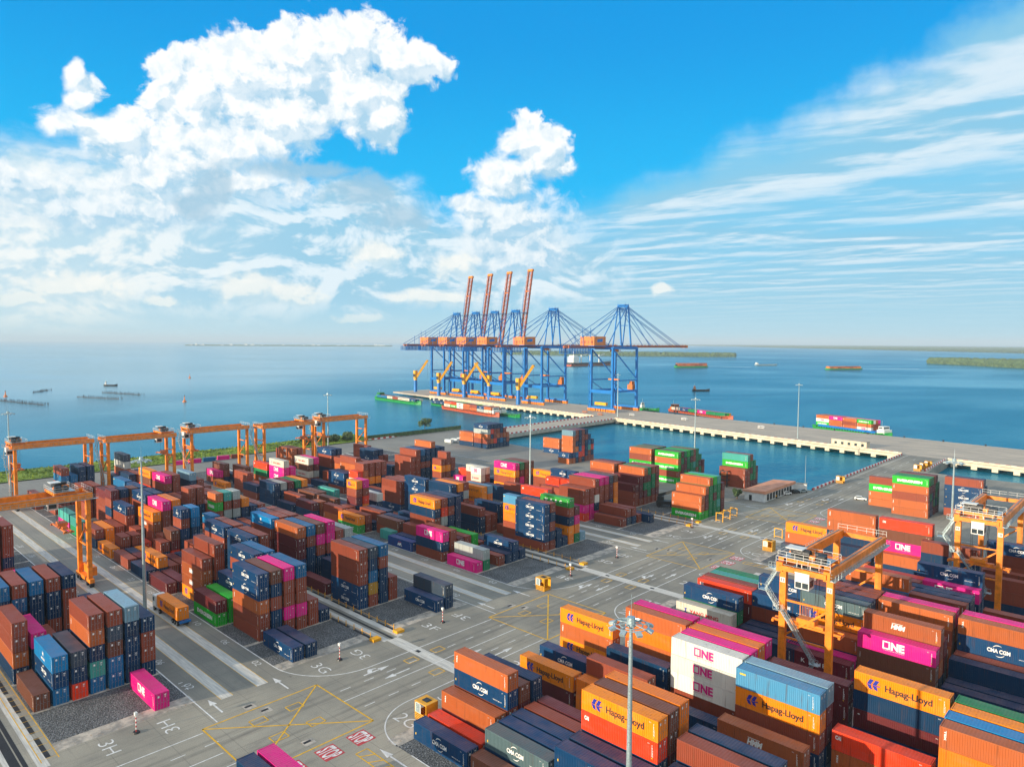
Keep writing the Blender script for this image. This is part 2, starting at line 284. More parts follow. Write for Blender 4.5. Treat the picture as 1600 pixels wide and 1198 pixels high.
# ------------------------------------------------------------------ mesh helpers
class MB:
    def __init__(s): s.v=[]; s.f=[]; s.mi=[]; s.mats=[]; s.cur=0
    def use(s,m):
        if m not in s.mats: s.mats.append(m)
        s.cur=s.mats.index(m); return s
    def face(s,pts):
        n=len(s.v); s.v+= [tuple(p) for p in pts]; s.f.append(tuple(range(n,n+len(pts)))); s.mi.append(s.cur)
    def box(s,x0,y0,z0,x1,y1,z1,skip=''):
        n=len(s.v); s.v+=[(x0,y0,z0),(x1,y0,z0),(x1,y1,z0),(x0,y1,z0),(x0,y0,z1),(x1,y0,z1),(x1,y1,z1),(x0,y1,z1)]
        for k,q in (('b',(0,3,2,1)),('t',(4,5,6,7)),('f',(0,1,5,4)),('r',(1,2,6,5)),('k',(2,3,7,6)),('l',(3,0,4,7))):
            if k not in skip: s.f.append(tuple(n+i for i in q)); s.mi.append(s.cur)
        return s
    def beam(s,a,b,w,h=None,up=(0,0,1)):
        a=Vector(a); b=Vector(b); h=h or w; d=(b-a)
        if d.length<1e-6: return s
        d.normalize(); u=Vector(up)
        if abs(d.dot(u))>.98: u=Vector((1,0,0))
        x=d.cross(u).normalized()*w/2; y=x.cross(d).normalized()*h/2; n=len(s.v)
        for p in (a,b):
            for q in (-x-y,x-y,x+y,-x+y): s.v.append(tuple(p+q))
        for q in ((0,1,2,3),(7,6,5,4),(0,4,5,1),(1,5,6,2),(2,6,7,3),(3,7,4,0)): s.f.append(tuple(n+i for i in q)); s.mi.append(s.cur)
        return s
    def tube(s,a,b,r0,r1=None,k=8,caps=True):
        a=Vector(a); b=Vector(b); r1=r0 if r1 is None else r1; d=(b-a).normalized(); u=Vector((0,0,1)) if abs(d.z)<.95 else Vector((1,0,0))
        x=d.cross(u).normalized(); y=d.cross(x); n=len(s.v)
        for p,r in ((a,r0),(b,r1)):
            for i in range(k): t=2*math.pi*i/k; s.v.append(tuple(p+x*math.cos(t)*r+y*math.sin(t)*r))
        for i in range(k): j=(i+1)%k; s.f.append((n+i,n+j,n+k+j,n+k+i)); s.mi.append(s.cur)
        if caps: s.f.append(tuple(n+i for i in range(k-1,-1,-1))); s.mi.append(s.cur); s.f.append(tuple(n+k+i for i in range(k))); s.mi.append(s.cur)
        return s
    def poly(s,pts,z0,z1):
        n=len(pts); m=len(s.v); s.v+=[(p[0],p[1],z0) for p in pts]+[(p[0],p[1],z1) for p in pts]
        s.f.append(tuple(m+i for i in range(n-1,-1,-1))); s.f.append(tuple(m+n+i for i in range(n))); s.mi+=[s.cur]*2
        for i in range(n): j=(i+1)%n; s.f.append((m+i,m+j,m+n+j,m+n+i)); s.mi.append(s.cur)
        return s
    def flat(s,pts,z):
        s.face([(p[0],p[1],z) for p in pts]); return s
    def add(s,me,mx,mt=None):
        n=len(s.v); s.v+=[tuple(mx@v.co) for v in me.vertices]
        if mt is not None: s.use(mt)
        for p in me.polygons: s.f.append(tuple(n+i for i in p.vertices)); s.mi.append(s.cur)
    def mesh(s,name):
        me=bpy.data.meshes.new(name); me.from_pydata(s.v,[],s.f)
        for m in s.mats: me.materials.append(m)
        if len(s.mats)>1: me.polygons.foreach_set('material_index',s.mi)
        me.update(); return me
    def build(s,name,parent=None,loc=(0,0,0),rz=0.0):
        o=bpy.data.objects.new(name,s.mesh(name)); COL.objects.link(o); o.parent=parent; o.location=loc; o.rotation_euler.z=rz
        return o
def mb(m): return MB().use(m)
def tag(o,label=None,cat=None,group=None,kind=None):
    if label: o['label']=label
    if cat: o['category']=cat
    if group: o['group']=group
    if kind: o['kind']=kind
    return o
def empty(name,loc,rz=0.0,label=None,cat=None,group=None):
    o=bpy.data.objects.new(name,None); COL.objects.link(o); o.location=loc; o.rotation_euler.z=rz; o.empty_display_size=.5
    return tag(o,label,cat,group)
def link(name,me,parent=None,loc=(0,0,0),rz=0.0,m=None):
    o=bpy.data.objects.new(name,me); COL.objects.link(o); o.parent=parent; o.location=loc; o.rotation_euler.z=rz
    if m is not None:
        o.material_slots[0].link='OBJECT'; o.material_slots[0].material=m
    return o
def copy_tree(o,parent=None):
    c=o.copy(); COL.objects.link(c); c.parent=parent
    for ch in list(o.children): copy_tree(ch,c)
    return c
def textmesh(s,size,bold=.0,res=2,sx=1.0,ext=0.0,sp=1.0):
    cu=bpy.data.curves.new('t','FONT'); cu.body=s; cu.size=size; cu.offset=bold; cu.resolution_u=res; cu.align_x='CENTER'; cu.align_y='CENTER'; cu.space_character=sp; cu.extrude=ext
    o=bpy.data.objects.new('t',cu); COL.objects.link(o); dg=bpy.context.evaluated_depsgraph_get(); dg.update()
    me=bpy.data.meshes.new_from_object(o.evaluated_get(dg)); bpy.data.objects.remove(o)
    for v in me.vertices: v.co.x*=sx
    return me
STACKS="""
H,0,5,-126.2,43.3,12.19,p,1
H,1,0,-140.6,28.7,12.19,d,1
H,1,1,-140.6,31.6,12.19,bnB,111
H,1,2,-140.5,34.5,12.19,cNk,111
H,1,3,-140.5,37.5,12.19,btNRr,11111
H,1,4,-140.4,40.4,12.19,bbdkr,11111
H,1,5,-140.4,43.3,12.19,NNNNl,01111
H,1,6,-140.4,46.2,12.19,NrrN,0111
H,2,0,-154.8,28.7,12.19,NRrr,1111
H,2,1,-154.8,31.6,12.19,NNp,001
H,2,2,-154.7,34.5,12.19,rr,.0
H,2,3,-154.7,37.5,12.19,N,0
H,3,0,-169.0,28.7,12.19,NNNNb,..001
H,3,1,-169.0,31.6,12.19,NNNbr,..011
H,3,2,-168.9,34.5,12.19,NNNNb,.0011
H,3,3,-168.9,37.5,12.19,NrNNr,00111
H,3,4,-168.8,40.4,12.19,NrrrN,00011
H,3,5,-168.8,43.3,12.19,rr,.0
H,3,6,-168.8,46.2,12.19,NN,.0
H,4,1,-183.2,31.6,12.19,r,0
H,4,2,-183.1,34.5,12.19,r,0
H,4,3,-183.1,37.5,12.19,r,0
H,4,4,-183.0,40.4,12.19,r,0
H,4,5,-183.0,43.3,12.19,r,0
H,5,1,-197.4,31.6,12.19,N,0
H,5,2,-197.3,34.5,12.19,r,0
H,5,3,-197.3,37.5,12.19,p,0
H,5,4,-197.2,40.4,12.19,N,0
H,5,5,-197.2,43.3,12.19,b,0
H,6,1,-211.6,31.6,12.19,r,0
H,6,2,-211.5,34.5,12.19,r,0
H,6,3,-211.5,37.5,12.19,p,0
H,6,4,-211.4,40.4,12.19,p,0
H,6,5,-211.4,43.3,12.19,N,0
H,6,6,-211.4,46.2,12.19,b,0
H,7,1,-225.8,31.6,12.19,xbrrr,..000
H,7,2,-225.7,34.5,12.19,mNrrr,..000
H,7,3,-225.7,37.5,12.19,rrrrr,00000
H,7,4,-225.6,40.4,12.19,rNrrr,00001
H,8,1,-240.0,31.6,12.19,r,0
H,8,2,-239.9,34.5,12.19,m,0
H,8,3,-239.9,37.5,12.19,rr,.0
H,8,4,-239.8,40.4,12.19,mrr,..0
G,0,1,-125.9,69.3,12.19,n,1
G,0,2,-125.8,72.2,12.19,N,1
G,1,1,-140.1,69.3,12.19,rrRnn,11111
G,1,2,-140.0,72.2,12.19,NNrNd,00001
G,1,3,-140.0,75.2,12.19,rprrp,00001
G,1,4,-140.0,78.1,12.19,rprrb,00001
G,1,5,-139.9,81.0,12.19,rr,01
G,1,6,-139.9,83.9,12.19,N,1
G,2,0,-154.3,66.4,12.19,em,11
G,2,1,-154.3,69.3,12.19,ee,01
G,2,2,-154.2,72.2,12.19,NNn,.01
G,2,3,-154.2,75.2,12.19,NNNrn,..001
G,2,4,-154.2,78.1,12.19,NNNrb,..001
G,2,5,-154.1,81.0,12.19,NNN,..0
G,2,6,-154.1,83.9,12.19,N,0
G,3,1,-168.5,69.3,12.19,hqqr,0111
G,3,2,-168.4,72.2,12.19,NNrrr,.0001
G,3,5,-168.3,81.0,12.19,NNNNn,.0001
G,3,6,-168.3,83.9,12.19,NNrrr,..001
G,4,0,-182.7,66.4,12.19,m,1
G,4,1,-182.7,69.3,12.19,m,1
G,4,2,-182.6,72.2,6.06,rm,00
G,4,4,-182.6,78.1,12.19,rN,.0
G,4,5,-182.5,81.0,12.19,NNNrn,.0001
G,4,6,-182.5,83.9,12.19,NNNrr,..000
G,5,0,-196.9,66.4,12.19,N,1
G,5,1,-196.9,69.3,12.19,Nh,01
G,5,2,-196.8,72.2,6.06,r,0
G,5,2,-203.0,72.2,6.06,N,0
G,5,3,-196.8,75.2,6.06,r,0
G,5,3,-202.9,75.2,6.06,m,0
G,5,4,-196.8,78.1,6.06,N,0
G,5,4,-202.9,78.1,6.06,N,0
G,5,5,-196.7,81.0,6.06,NrN,..0
G,5,5,-202.9,81.0,6.06,rr,.0
G,5,6,-196.7,83.9,6.06,NNNrb,..000
G,6,0,-211.1,66.4,6.06,r,0
G,6,0,-217.2,66.4,6.06,r,0
G,6,1,-211.1,69.3,6.06,m,0
G,6,1,-217.2,69.3,6.06,N,0
G,6,2,-211.0,72.2,6.06,N,0
G,6,2,-217.2,72.2,6.06,h,0
G,6,3,-211.0,75.2,6.06,Nr,01
G,6,4,-211.0,78.1,6.06,cmd,001
G,6,4,-217.1,78.1,6.06,mr,.0
G,6,5,-210.9,81.0,6.06,NNnrn,00001
G,6,6,-210.9,83.9,6.06,NNNbB,.0000
G,7,0,-225.3,66.4,12.19,h,1
G,7,1,-225.3,69.3,6.06,mr,01
G,7,2,-225.2,72.2,6.06,mr,00
G,7,3,-225.2,75.2,6.06,c,0
G,7,3,-231.3,75.2,6.06,rr,.0
G,7,4,-225.2,78.1,12.19,rrqh,0011
G,7,5,-225.1,81.0,12.19,NNrrp,.0001
G,7,6,-225.1,83.9,12.19,NNrro,..000
G,8,0,-239.5,66.4,12.19,Nr,01
G,8,1,-239.5,69.3,12.19,hh,01
G,8,2,-239.4,72.2,12.19,rr,.0
G,8,3,-239.4,75.2,12.19,mrrn,.011
G,8,5,-239.3,81.0,12.19,NNrrn,.0001
G,8,6,-239.3,83.9,12.19,NNNNN,..000
G,9,0,-253.7,66.4,12.19,gt,01
G,9,1,-253.7,69.3,12.19,g,0
G,9,3,-253.6,75.2,6.06,rrNrm,.0000
G,9,4,-253.6,78.1,6.06,NNmrN,..000
G,9,5,-253.5,81.0,6.06,NNmod,..000
G,9,6,-253.5,83.9,12.19,NNrrn,..000
G,10,0,-267.9,66.4,12.19,pt,00
G,10,4,-267.8,78.1,12.19,rrrm,0000
G,10,5,-267.7,81.0,12.19,rrrr,..00
G,10,6,-267.7,83.9,12.19,NNNNb,..000
G,11,3,-282.0,75.2,12.19,rrmr,0001
G,11,4,-282.0,78.1,12.19,rrrr,0000
G,12,1,-296.3,69.3,12.19,r,0
G,13,0,-310.5,66.4,12.19,rr,00
G,13,3,-310.4,75.2,6.06,rrrbr,00000
G,13,3,-316.5,75.2,6.06,rrrbr,00000
G,13,4,-310.4,78.1,12.19,rrrb,0000
G,13,5,-310.3,81.0,12.19,NNNNN,..000
G,13,6,-310.3,83.9,12.19,NNNNN,..000
F,0,4,-125.4,106.0,12.19,n,1
F,0,5,-125.4,108.9,12.19,Nk,01
F,1,0,-139.8,94.3,12.19,nnrrr,11111
F,1,1,-139.7,97.2,12.19,rYbNk,00001
F,1,2,-139.7,100.1,12.19,NNNrb,00001
F,1,3,-139.7,103.1,12.19,rr,00
F,2,0,-154.0,94.3,12.19,m,1
F,2,2,-153.9,100.1,12.19,NN,00
F,2,3,-153.9,103.1,12.19,NN,.0
F,2,4,-153.8,106.0,12.19,NN,.0
F,2,5,-153.8,108.9,12.19,N,0
F,3,0,-168.2,94.3,12.19,NnmmR,.0111
F,3,1,-168.1,97.2,12.19,NNNrb,00001
F,3,2,-168.1,100.1,12.19,NNrpd,00001
F,3,3,-168.1,103.1,12.19,NNrpp,.0001
F,3,4,-168.0,106.0,12.19,NNNr,..00
F,3,5,-168.0,108.9,12.19,NNcs,..00
F,4,0,-182.4,94.3,12.19,NNmrB,.0001
F,4,1,-182.3,97.2,12.19,NNNNr,..000
F,4,2,-182.3,100.1,12.19,NNNNr,..000
F,4,3,-182.3,103.1,12.19,NNNN,..00
F,4,4,-182.2,106.0,12.19,NNrr,..00
F,4,5,-182.2,108.9,12.19,rrr,..0
F,5,1,-196.5,97.2,12.19,NN,.0
F,5,2,-196.5,100.1,12.19,Nr,.0
F,5,3,-196.5,103.1,12.19,NNnn,..00
F,5,4,-196.4,106.0,12.19,NNnr,..00
F,5,5,-196.4,108.9,12.19,rr,.0
F,5,6,-196.4,111.8,12.19,rm,.0
F,6,1,-210.7,97.2,12.19,rN,.0
F,6,2,-210.7,100.1,12.19,NN,.0
F,6,3,-210.7,103.1,12.19,Nr,.0
F,6,4,-210.6,106.0,12.19,NN,.0
F,6,5,-210.6,108.9,12.19,rr,.0
F,6,6,-210.6,111.8,12.19,rr,.0
F,7,1,-224.9,97.2,6.06,NNreR,..000
F,7,2,-224.9,100.1,6.06,NNsrt,.0000
F,7,3,-224.9,103.1,6.06,NNsrs,.0000
F,7,4,-224.8,106.0,6.06,NNNh,.000
F,7,5,-224.8,108.9,12.19,NNN,.00
F,7,6,-224.8,111.8,12.19,NNr,..0
F,8,0,-239.2,94.3,6.06,NNNrr,..000
F,8,1,-239.1,97.2,6.06,NNNrr,00000
F,8,2,-239.1,100.1,12.19,NNr,.00
F,8,3,-239.1,103.1,12.19,NN,.0
F,8,4,-239.0,106.0,12.19,Nrr,..0
F,8,5,-239.0,108.9,12.19,rr,.0
F,8,6,-239.0,111.8,12.19,rh,.0
F,9,0,-253.4,94.3,12.19,NNN,..0
F,9,1,-253.3,97.2,12.19,NNr,..0
F,9,2,-253.3,100.1,12.19,rrm,..0
F,9,3,-253.3,103.1,12.19,rr,.0
F,9,4,-253.2,106.0,12.19,rmr,..0
F,9,5,-253.2,108.9,12.19,NNr,..0
F,10,1,-267.5,97.2,12.19,NNNrp,..001
F,10,2,-267.5,100.1,12.19,NNrrr,..000
F,10,3,-267.5,103.1,12.19,rrr,..0
F,10,4,-267.4,106.0,12.19,NNNNl,..001
F,10,5,-267.4,108.9,12.19,NNNr,..00
F,10,6,-267.4,111.8,12.19,rrr,..0
F,11,1,-281.7,97.2,12.19,NNcdh,..000
F,11,2,-281.7,100.1,12.19,NNrr,..00
F,11,3,-281.7,103.1,12.19,rrr,..0
F,11,5,-281.6,108.9,12.19,rrr,..0
F,12,0,-296.0,94.3,12.19,NNNN,..00
F,12,1,-295.9,97.2,12.19,rrrr,..00
F,12,2,-295.9,100.1,12.19,NNNN,..00
F,12,4,-295.8,106.0,12.19,rr,.0
F,13,0,-310.2,94.3,12.19,NNN,.00
F,13,1,-310.1,97.2,12.19,rrpRxk,..0000
E,1,0,-139.3,132.3,12.19,p,1
E,1,1,-139.3,135.2,12.19,gs,01
E,1,3,-139.2,141.1,12.19,r,1
E,1,4,-139.2,144.0,12.19,N,0
E,1,5,-139.1,146.9,12.19,Nn,01
E,1,6,-139.1,149.8,12.19,N,0
E,2,0,-153.5,132.3,12.19,rNp,111
E,2,1,-153.5,135.2,12.19,rrr,000
E,2,2,-153.4,138.1,12.19,mm,.0
E,2,3,-153.4,141.1,12.19,mr,.0
E,2,4,-153.4,144.0,12.19,ee,00
E,2,5,-153.3,146.9,12.19,r,0
E,2,6,-153.3,149.8,12.19,N,0
E,3,0,-167.7,132.3,12.19,a,1
E,3,1,-167.7,135.2,12.19,n,0
E,3,2,-167.6,138.1,12.19,rr,00
E,3,3,-167.6,141.1,12.19,rrrNh,.0111
E,3,4,-167.6,144.0,12.19,NNscr,.0000
E,3,5,-167.5,146.9,12.19,rNNrN,.0000
E,3,6,-167.5,149.8,12.19,NNNNN,.0000
E,4,1,-181.9,135.2,6.06,t,0
E,4,2,-181.8,138.1,12.19,rd,01
E,4,3,-181.8,141.1,12.19,NN,.0
E,4,4,-181.8,144.0,12.19,r,0
E,4,5,-181.7,146.9,12.19,NN,.0
E,4,6,-181.7,149.8,12.19,r,0
E,5,0,-196.1,132.3,12.19,uh,01
E,5,1,-196.1,135.2,12.19,mr,00
E,5,2,-196.0,138.1,12.19,N,0
E,5,3,-196.0,141.1,12.19,rr,00
E,5,4,-196.0,144.0,12.19,NN,.0
E,5,6,-195.9,149.8,12.19,r,0
E,6,1,-210.3,135.2,12.19,Rr,01
E,6,2,-210.2,138.1,6.06,rr,.0
E,6,3,-210.2,141.1,6.06,rNmrh,.0000
E,6,4,-210.2,144.0,6.06,rhcrp,.0000
E,6,6,-210.1,149.8,12.19,NNw,.00
E,7,0,-224.5,132.3,12.19,Nm,01
E,7,1,-224.5,135.2,6.06,rq,00
E,7,2,-224.4,138.1,12.19,r,0
E,7,3,-224.4,141.1,12.19,rd,.0
E,7,4,-224.4,144.0,12.19,N,0
E,7,5,-224.3,146.9,12.19,N,0
E,8,0,-238.7,132.3,12.19,N,1
E,8,1,-238.7,135.2,12.19,rr,00
E,8,2,-238.6,138.1,12.19,r,0
E,8,3,-238.6,141.1,12.19,rd,.0
E,8,4,-238.6,144.0,12.19,rd,.0
E,8,5,-238.5,146.9,12.19,s,0
E,8,6,-238.5,149.8,12.19,tt,00
E,9,0,-252.9,132.3,12.19,NNN,001
E,9,1,-252.9,135.2,12.19,NNs,000
E,9,2,-252.8,138.1,12.19,NNm,.00
E,9,3,-252.8,141.1,12.19,NNg,.00
E,9,4,-252.8,144.0,12.19,NNh,.00
E,9,5,-252.7,146.9,12.19,NN,.0
E,9,6,-252.7,149.8,12.19,r,0
E,10,0,-267.1,132.3,12.19,rN,00
E,10,1,-267.1,135.2,12.19,rr,.0
E,10,4,-267.0,144.0,12.19,rrppy,..000
E,10,5,-266.9,146.9,12.19,rrpp,..00
E,11,1,-281.3,135.2,12.19,rrr,000
E,11,4,-281.2,144.0,12.19,hqgc,.000
E,11,5,-281.1,146.9,12.19,rrr,..0
E,11,6,-281.1,149.8,12.19,r,0
E,12,0,-295.5,132.3,12.19,h,0
E,12,3,-295.4,141.1,12.19,Nrd,000
E,13,1,-309.7,135.2,12.19,rp,00
E,13,2,-309.6,138.1,12.19,Nrd,000
E,13,4,-309.6,144.0,12.19,N,0
D,1,0,-138.9,160.5,12.19,rnnnn,11111
D,1,1,-138.9,163.4,12.19,rNrNr,00000
D,1,2,-138.9,166.3,12.19,NN,00
D,1,3,-138.8,169.3,12.19,N,0
D,1,4,-138.8,172.2,12.19,ohNru,00001
D,1,5,-138.8,175.1,12.19,gopm,0000
D,1,6,-138.7,178.0,12.19,l,0
D,2,1,-153.1,163.4,6.06,rrohf,00000
D,2,2,-153.1,166.3,12.19,r,0
D,2,3,-153.0,169.3,12.19,NNr,000
D,2,4,-153.0,172.2,12.19,NN,.0
D,2,5,-153.0,175.1,12.19,N,0
D,2,6,-152.9,178.0,12.19,NNNNc,..001
D,3,0,-167.3,160.5,12.19,NNr,111
D,3,1,-167.3,163.4,12.19,rr,00
D,3,2,-167.3,166.3,12.19,rr,00
D,3,3,-167.2,169.3,12.19,NNN,001
D,3,4,-167.2,172.2,12.19,r,0
D,3,5,-167.2,175.1,12.19,rr,.0
D,3,6,-167.1,178.0,12.19,N,0
D,4,0,-181.5,160.5,12.19,NNNNN,..001
D,4,1,-181.5,163.4,12.19,NNNNh,..000
D,4,2,-181.5,166.3,12.19,rrrsr,..000
D,4,3,-181.4,169.3,12.19,rm,.0
D,4,4,-181.4,172.2,12.19,mr,.0
D,4,5,-181.4,175.1,12.19,mphh,.000
D,4,6,-181.3,178.0,12.19,mrol,..00
D,5,0,-195.7,160.5,12.19,NNNnn,00001
D,5,1,-195.7,163.4,12.19,NNNr,..00
D,5,2,-195.7,166.3,12.19,NNrr,..00
D,5,6,-195.5,178.0,6.06,NN,.0
D,6,0,-209.9,160.5,12.19,nrrr,0001
D,6,1,-209.9,163.4,12.19,Nrrr,..00
D,6,2,-209.9,166.3,12.19,NNrr,..00
D,6,3,-209.8,169.3,12.19,rr,.0
D,6,4,-209.8,172.2,12.19,rr,.0
D,6,5,-209.8,175.1,6.06,yNr,..0
D,6,6,-209.7,178.0,12.19,N,0
D,7,0,-224.1,160.5,12.19,NN,.0
D,7,1,-224.1,163.4,12.19,rr,.0
D,7,3,-224.0,169.3,6.06,y,0
D,7,3,-230.2,169.3,6.06,r,0
D,7,4,-224.0,172.2,12.19,NNr,..0
D,7,5,-224.0,175.1,12.19,rr,.0
D,8,0,-238.3,160.5,6.06,yryc,..00
D,8,1,-238.3,163.4,6.06,NNhRr,..000
D,8,2,-238.3,166.3,6.06,NNhrr,.0000
D,8,3,-238.2,169.3,6.06,NNhrr,.0000
D,8,4,-238.2,172.2,6.06,NNNrr,.0000
D,8,6,-238.1,178.0,12.19,rr,.0
D,9,1,-252.5,163.4,12.19,rnn,000
D,9,2,-252.5,166.3,12.19,rNN,..0
D,9,3,-252.4,169.3,12.19,RrrRr,..000
D,9,4,-252.4,172.2,12.19,rrr,..0
D,9,5,-252.4,175.1,12.19,NNr,..0
D,9,6,-252.3,178.0,12.19,rrrr,..00
D,10,1,-266.7,163.4,12.19,N,0
D,10,3,-266.6,169.3,12.19,rr,00
D,10,4,-266.6,172.2,12.19,rr,.0
D,10,5,-266.6,175.1,12.19,RrRr,..00
D,10,6,-266.5,178.0,12.19,rrrr,..00
D,11,1,-280.9,163.4,12.19,rydy,0000
D,11,2,-280.9,166.3,12.19,rsmp,0000
D,11,5,-280.8,175.1,12.19,NNrrn,00000
D,11,6,-280.7,178.0,12.19,NNrrN,..000
D,12,1,-295.1,163.4,12.19,hrqqq,..000
D,12,2,-295.1,166.3,12.19,NNrrr,..000
D,12,3,-295.0,169.3,12.19,rrr,..0
D,13,0,-309.3,160.5,12.19,N,0
D,13,1,-309.3,163.4,12.19,NN,.0
D,13,3,-309.2,169.3,12.19,rrrr,..00
D,13,4,-309.2,172.2,12.19,rrrr,..00
C,1,1,-138.4,201.3,12.19,r,1
C,1,2,-138.4,204.2,12.19,kr,01
C,1,3,-138.4,207.2,12.19,Nr,00
C,1,4,-138.3,210.1,12.19,r,0
C,2,0,-152.7,198.4,12.19,cprr,0001
C,2,1,-152.6,201.3,12.19,pprr,0000
C,2,2,-152.6,204.2,12.19,pNwrr,00001
C,2,3,-152.6,207.2,12.19,rrrrp,.0000
C,2,4,-152.5,210.1,12.19,hmrrp,.0000
C,2,5,-152.5,213.0,12.19,hNmmk,.0000
C,2,6,-152.5,215.9,12.19,dhood,.0000
C,3,0,-166.9,198.4,12.19,rr,.0
C,3,1,-166.8,201.3,12.19,rr,.0
C,3,2,-166.8,204.2,12.19,rrr,..0
C,3,3,-166.8,207.2,12.19,rrnc,..01
C,3,4,-166.7,210.1,12.19,NNNrn,..001
C,3,5,-166.7,213.0,12.19,NNNr,..00
C,4,0,-181.1,198.4,12.19,NNr,.00
C,4,2,-181.0,204.2,12.19,rr,.0
C,4,3,-181.0,207.2,12.19,N,0
C,4,6,-180.9,215.9,12.19,rrrh,.000
C,5,1,-195.2,201.3,12.19,NN,00
C,5,3,-195.2,207.2,12.19,rhrhp,.0001
C,5,4,-195.1,210.1,12.19,rNpmg,.0000
C,5,5,-195.1,213.0,12.19,rrrrd,.0000
C,5,6,-195.1,215.9,12.19,rNNod,.0000
C,6,1,-209.4,201.3,6.06,rryw,.000
C,6,2,-209.4,204.2,12.19,rrry,.000
C,6,4,-209.3,210.1,12.19,NN,.0
C,7,2,-223.6,204.2,6.06,hp,.0
C,7,3,-223.6,207.2,6.06,hrc,.00
C,7,6,-223.5,215.9,12.19,N,0
C,8,2,-237.8,204.2,6.06,Nrhr,0000
C,8,3,-237.8,207.2,6.06,hrhrr,00000
C,8,4,-237.7,210.1,6.06,hNrr,0000
C,9,0,-252.1,198.4,12.19,rrrr,0000
C,9,1,-252.0,201.3,12.19,Rrrrr,00000
C,9,2,-252.0,204.2,12.19,NNrNb,00000
C,9,3,-252.0,207.2,12.19,NNrNn,00000
C,9,4,-251.9,210.1,12.19,NNNNNR,000000
C,9,5,-251.9,213.0,12.19,NNNNN,..000
C,9,6,-251.9,215.9,12.19,NrNrN,..000
C,10,0,-266.3,198.4,12.19,NN,00
C,10,1,-266.2,201.3,12.19,rr,.0
C,10,2,-266.2,204.2,12.19,rr,.0
C,10,4,-266.1,210.1,12.19,rrr,..0
C,11,0,-280.5,198.4,12.19,NNnN,..00
C,11,1,-280.4,201.3,12.19,NNrN,..00
C,11,2,-280.4,204.2,12.19,rrr,.00
C,12,2,-294.6,204.2,12.19,rrrr,.000
C,12,3,-294.6,207.2,12.19,rrc,..0
C,12,4,-294.5,210.1,12.19,ycc,..0
B,0,1,-123.9,229.6,12.19,eRR,111
B,0,2,-123.8,232.5,12.19,emmR,0001
B,0,3,-123.8,235.5,12.19,ggggR,00001
B,0,4,-123.8,238.4,12.19,ggmge,00000
B,0,5,-123.7,241.3,12.19,gtggt,00000
B,0,6,-123.7,244.2,12.19,mmrm,0000
B,2,1,-152.3,229.6,12.19,rrm,001
B,2,2,-152.2,232.5,12.19,rmmm,0001
B,2,3,-152.2,235.5,12.19,rmgmR,00001
B,2,4,-152.2,238.4,12.19,rggmg,00000
B,2,5,-152.1,241.3,12.19,rmggr,00000
B,2,6,-152.1,244.2,12.19,rmrmr,00000
B,3,3,-166.4,235.5,12.19,rrrrR,..001
B,3,4,-166.4,238.4,12.19,rrmrr,..000
B,3,5,-166.3,241.3,12.19,rgmrm,..000
X1,0,0,-163.5,281.0,12.19,ereRe,00001
X1,0,1,-163.5,283.7,12.19,gmmgm,.0000
X1,0,2,-163.5,286.4,12.19,tgmmg,.0000
X1,0,3,-163.5,289.1,12.19,gmgge,.0000
X1,0,4,-163.5,291.8,12.19,gggmg,.0000
X1,0,5,-163.5,294.5,12.19,ggtrr,.0000
X1,0,6,-163.5,297.2,12.19,mrggg,.0000
X1,0,7,-163.5,299.9,12.19,mgmg,.000
X1,0,8,-163.5,302.6,12.19,rrm,000
X2,0,0,-177.8,281.0,12.19,rRerR,..000
X2,0,1,-177.8,283.7,12.19,gggmg,..000
X2,0,2,-177.8,286.4,12.19,rmggr,..000
X2,0,3,-177.8,289.1,12.19,ggmgg,..000
X2,0,4,-177.8,291.8,12.19,rmggm,..000
X2,0,5,-177.8,294.5,12.19,gg,.0
X3,0,0,-137.6,293.3,12.19,rrr,011
X3,0,1,-137.6,296.0,12.19,rrret,00011
X3,0,2,-137.6,298.7,12.19,mgmgr,00000
X3,0,3,-137.6,301.4,12.19,mggg,0000
X3,0,4,-137.6,304.1,12.19,mrm,000
X4,0,0,-299.5,293.5,12.19,NrRsn,00000
X4,0,1,-299.5,296.2,12.19,NRNcN,00000
X4,0,2,-299.5,298.9,12.19,NcrrN,00000
X4,0,3,-299.5,301.6,12.19,NNRrN,00000
X4,0,4,-299.5,304.3,12.19,NbrNN,00000
X4,0,5,-299.5,307.0,12.19,NNRr,0000
X4,0,6,-299.5,309.7,12.19,NrR,000
X4b,0,0,-312.2,293.5,12.19,NRR,000
X4b,0,1,-312.2,296.2,12.19,rrr,..0
X5,0,0,-256.6,309.0,12.19,nRR,000
X6,0,0,-231.6,287.0,7.5,Rn,00
X6,0,1,-231.6,289.7,7.5,RnRRRM,000000
X6,0,2,-231.6,292.4,7.5,NboNrr,000000
X6,0,3,-231.6,295.1,7.5,rcbNNN,000000
X6,0,4,-231.6,297.8,7.5,Nccrrr,000000
X6,0,5,-231.6,300.5,7.5,rNNNrN,000000
X6,0,6,-231.6,303.2,7.5,rrtbN,00000
X6,0,7,-231.6,305.9,7.5,rNcN,0000
X7,0,0,-65.6,290.5,12.19,RRrRe,11111
X7,0,1,-65.6,293.2,12.19,NNgmg,00000
X7,0,2,-65.6,295.9,12.19,NmNmg,00000
X7,0,3,-65.6,298.6,12.19,mgmmr,00000
X7,0,4,-65.6,301.3,12.19,mNggm,00000
X7,0,5,-65.6,304.0,12.19,mgmg,0000
X9,0,0,-76.3,299.3,12.19,RRer,0001
X10,0,0,-50.8,301.8,12.19,rnnnr,11111
X10,0,1,-50.8,304.5,12.19,NNNNN,00000
X10,0,2,-50.8,307.2,12.19,NNNN,0000
X11,0,0,-134.8,213.0,12.19,N,0
G2,0,1,-75.0,69.3,12.6,n,1
G2,0,2,-75.0,72.2,12.6,c,1
G2,0,3,-75.0,75.2,12.6,mR,01
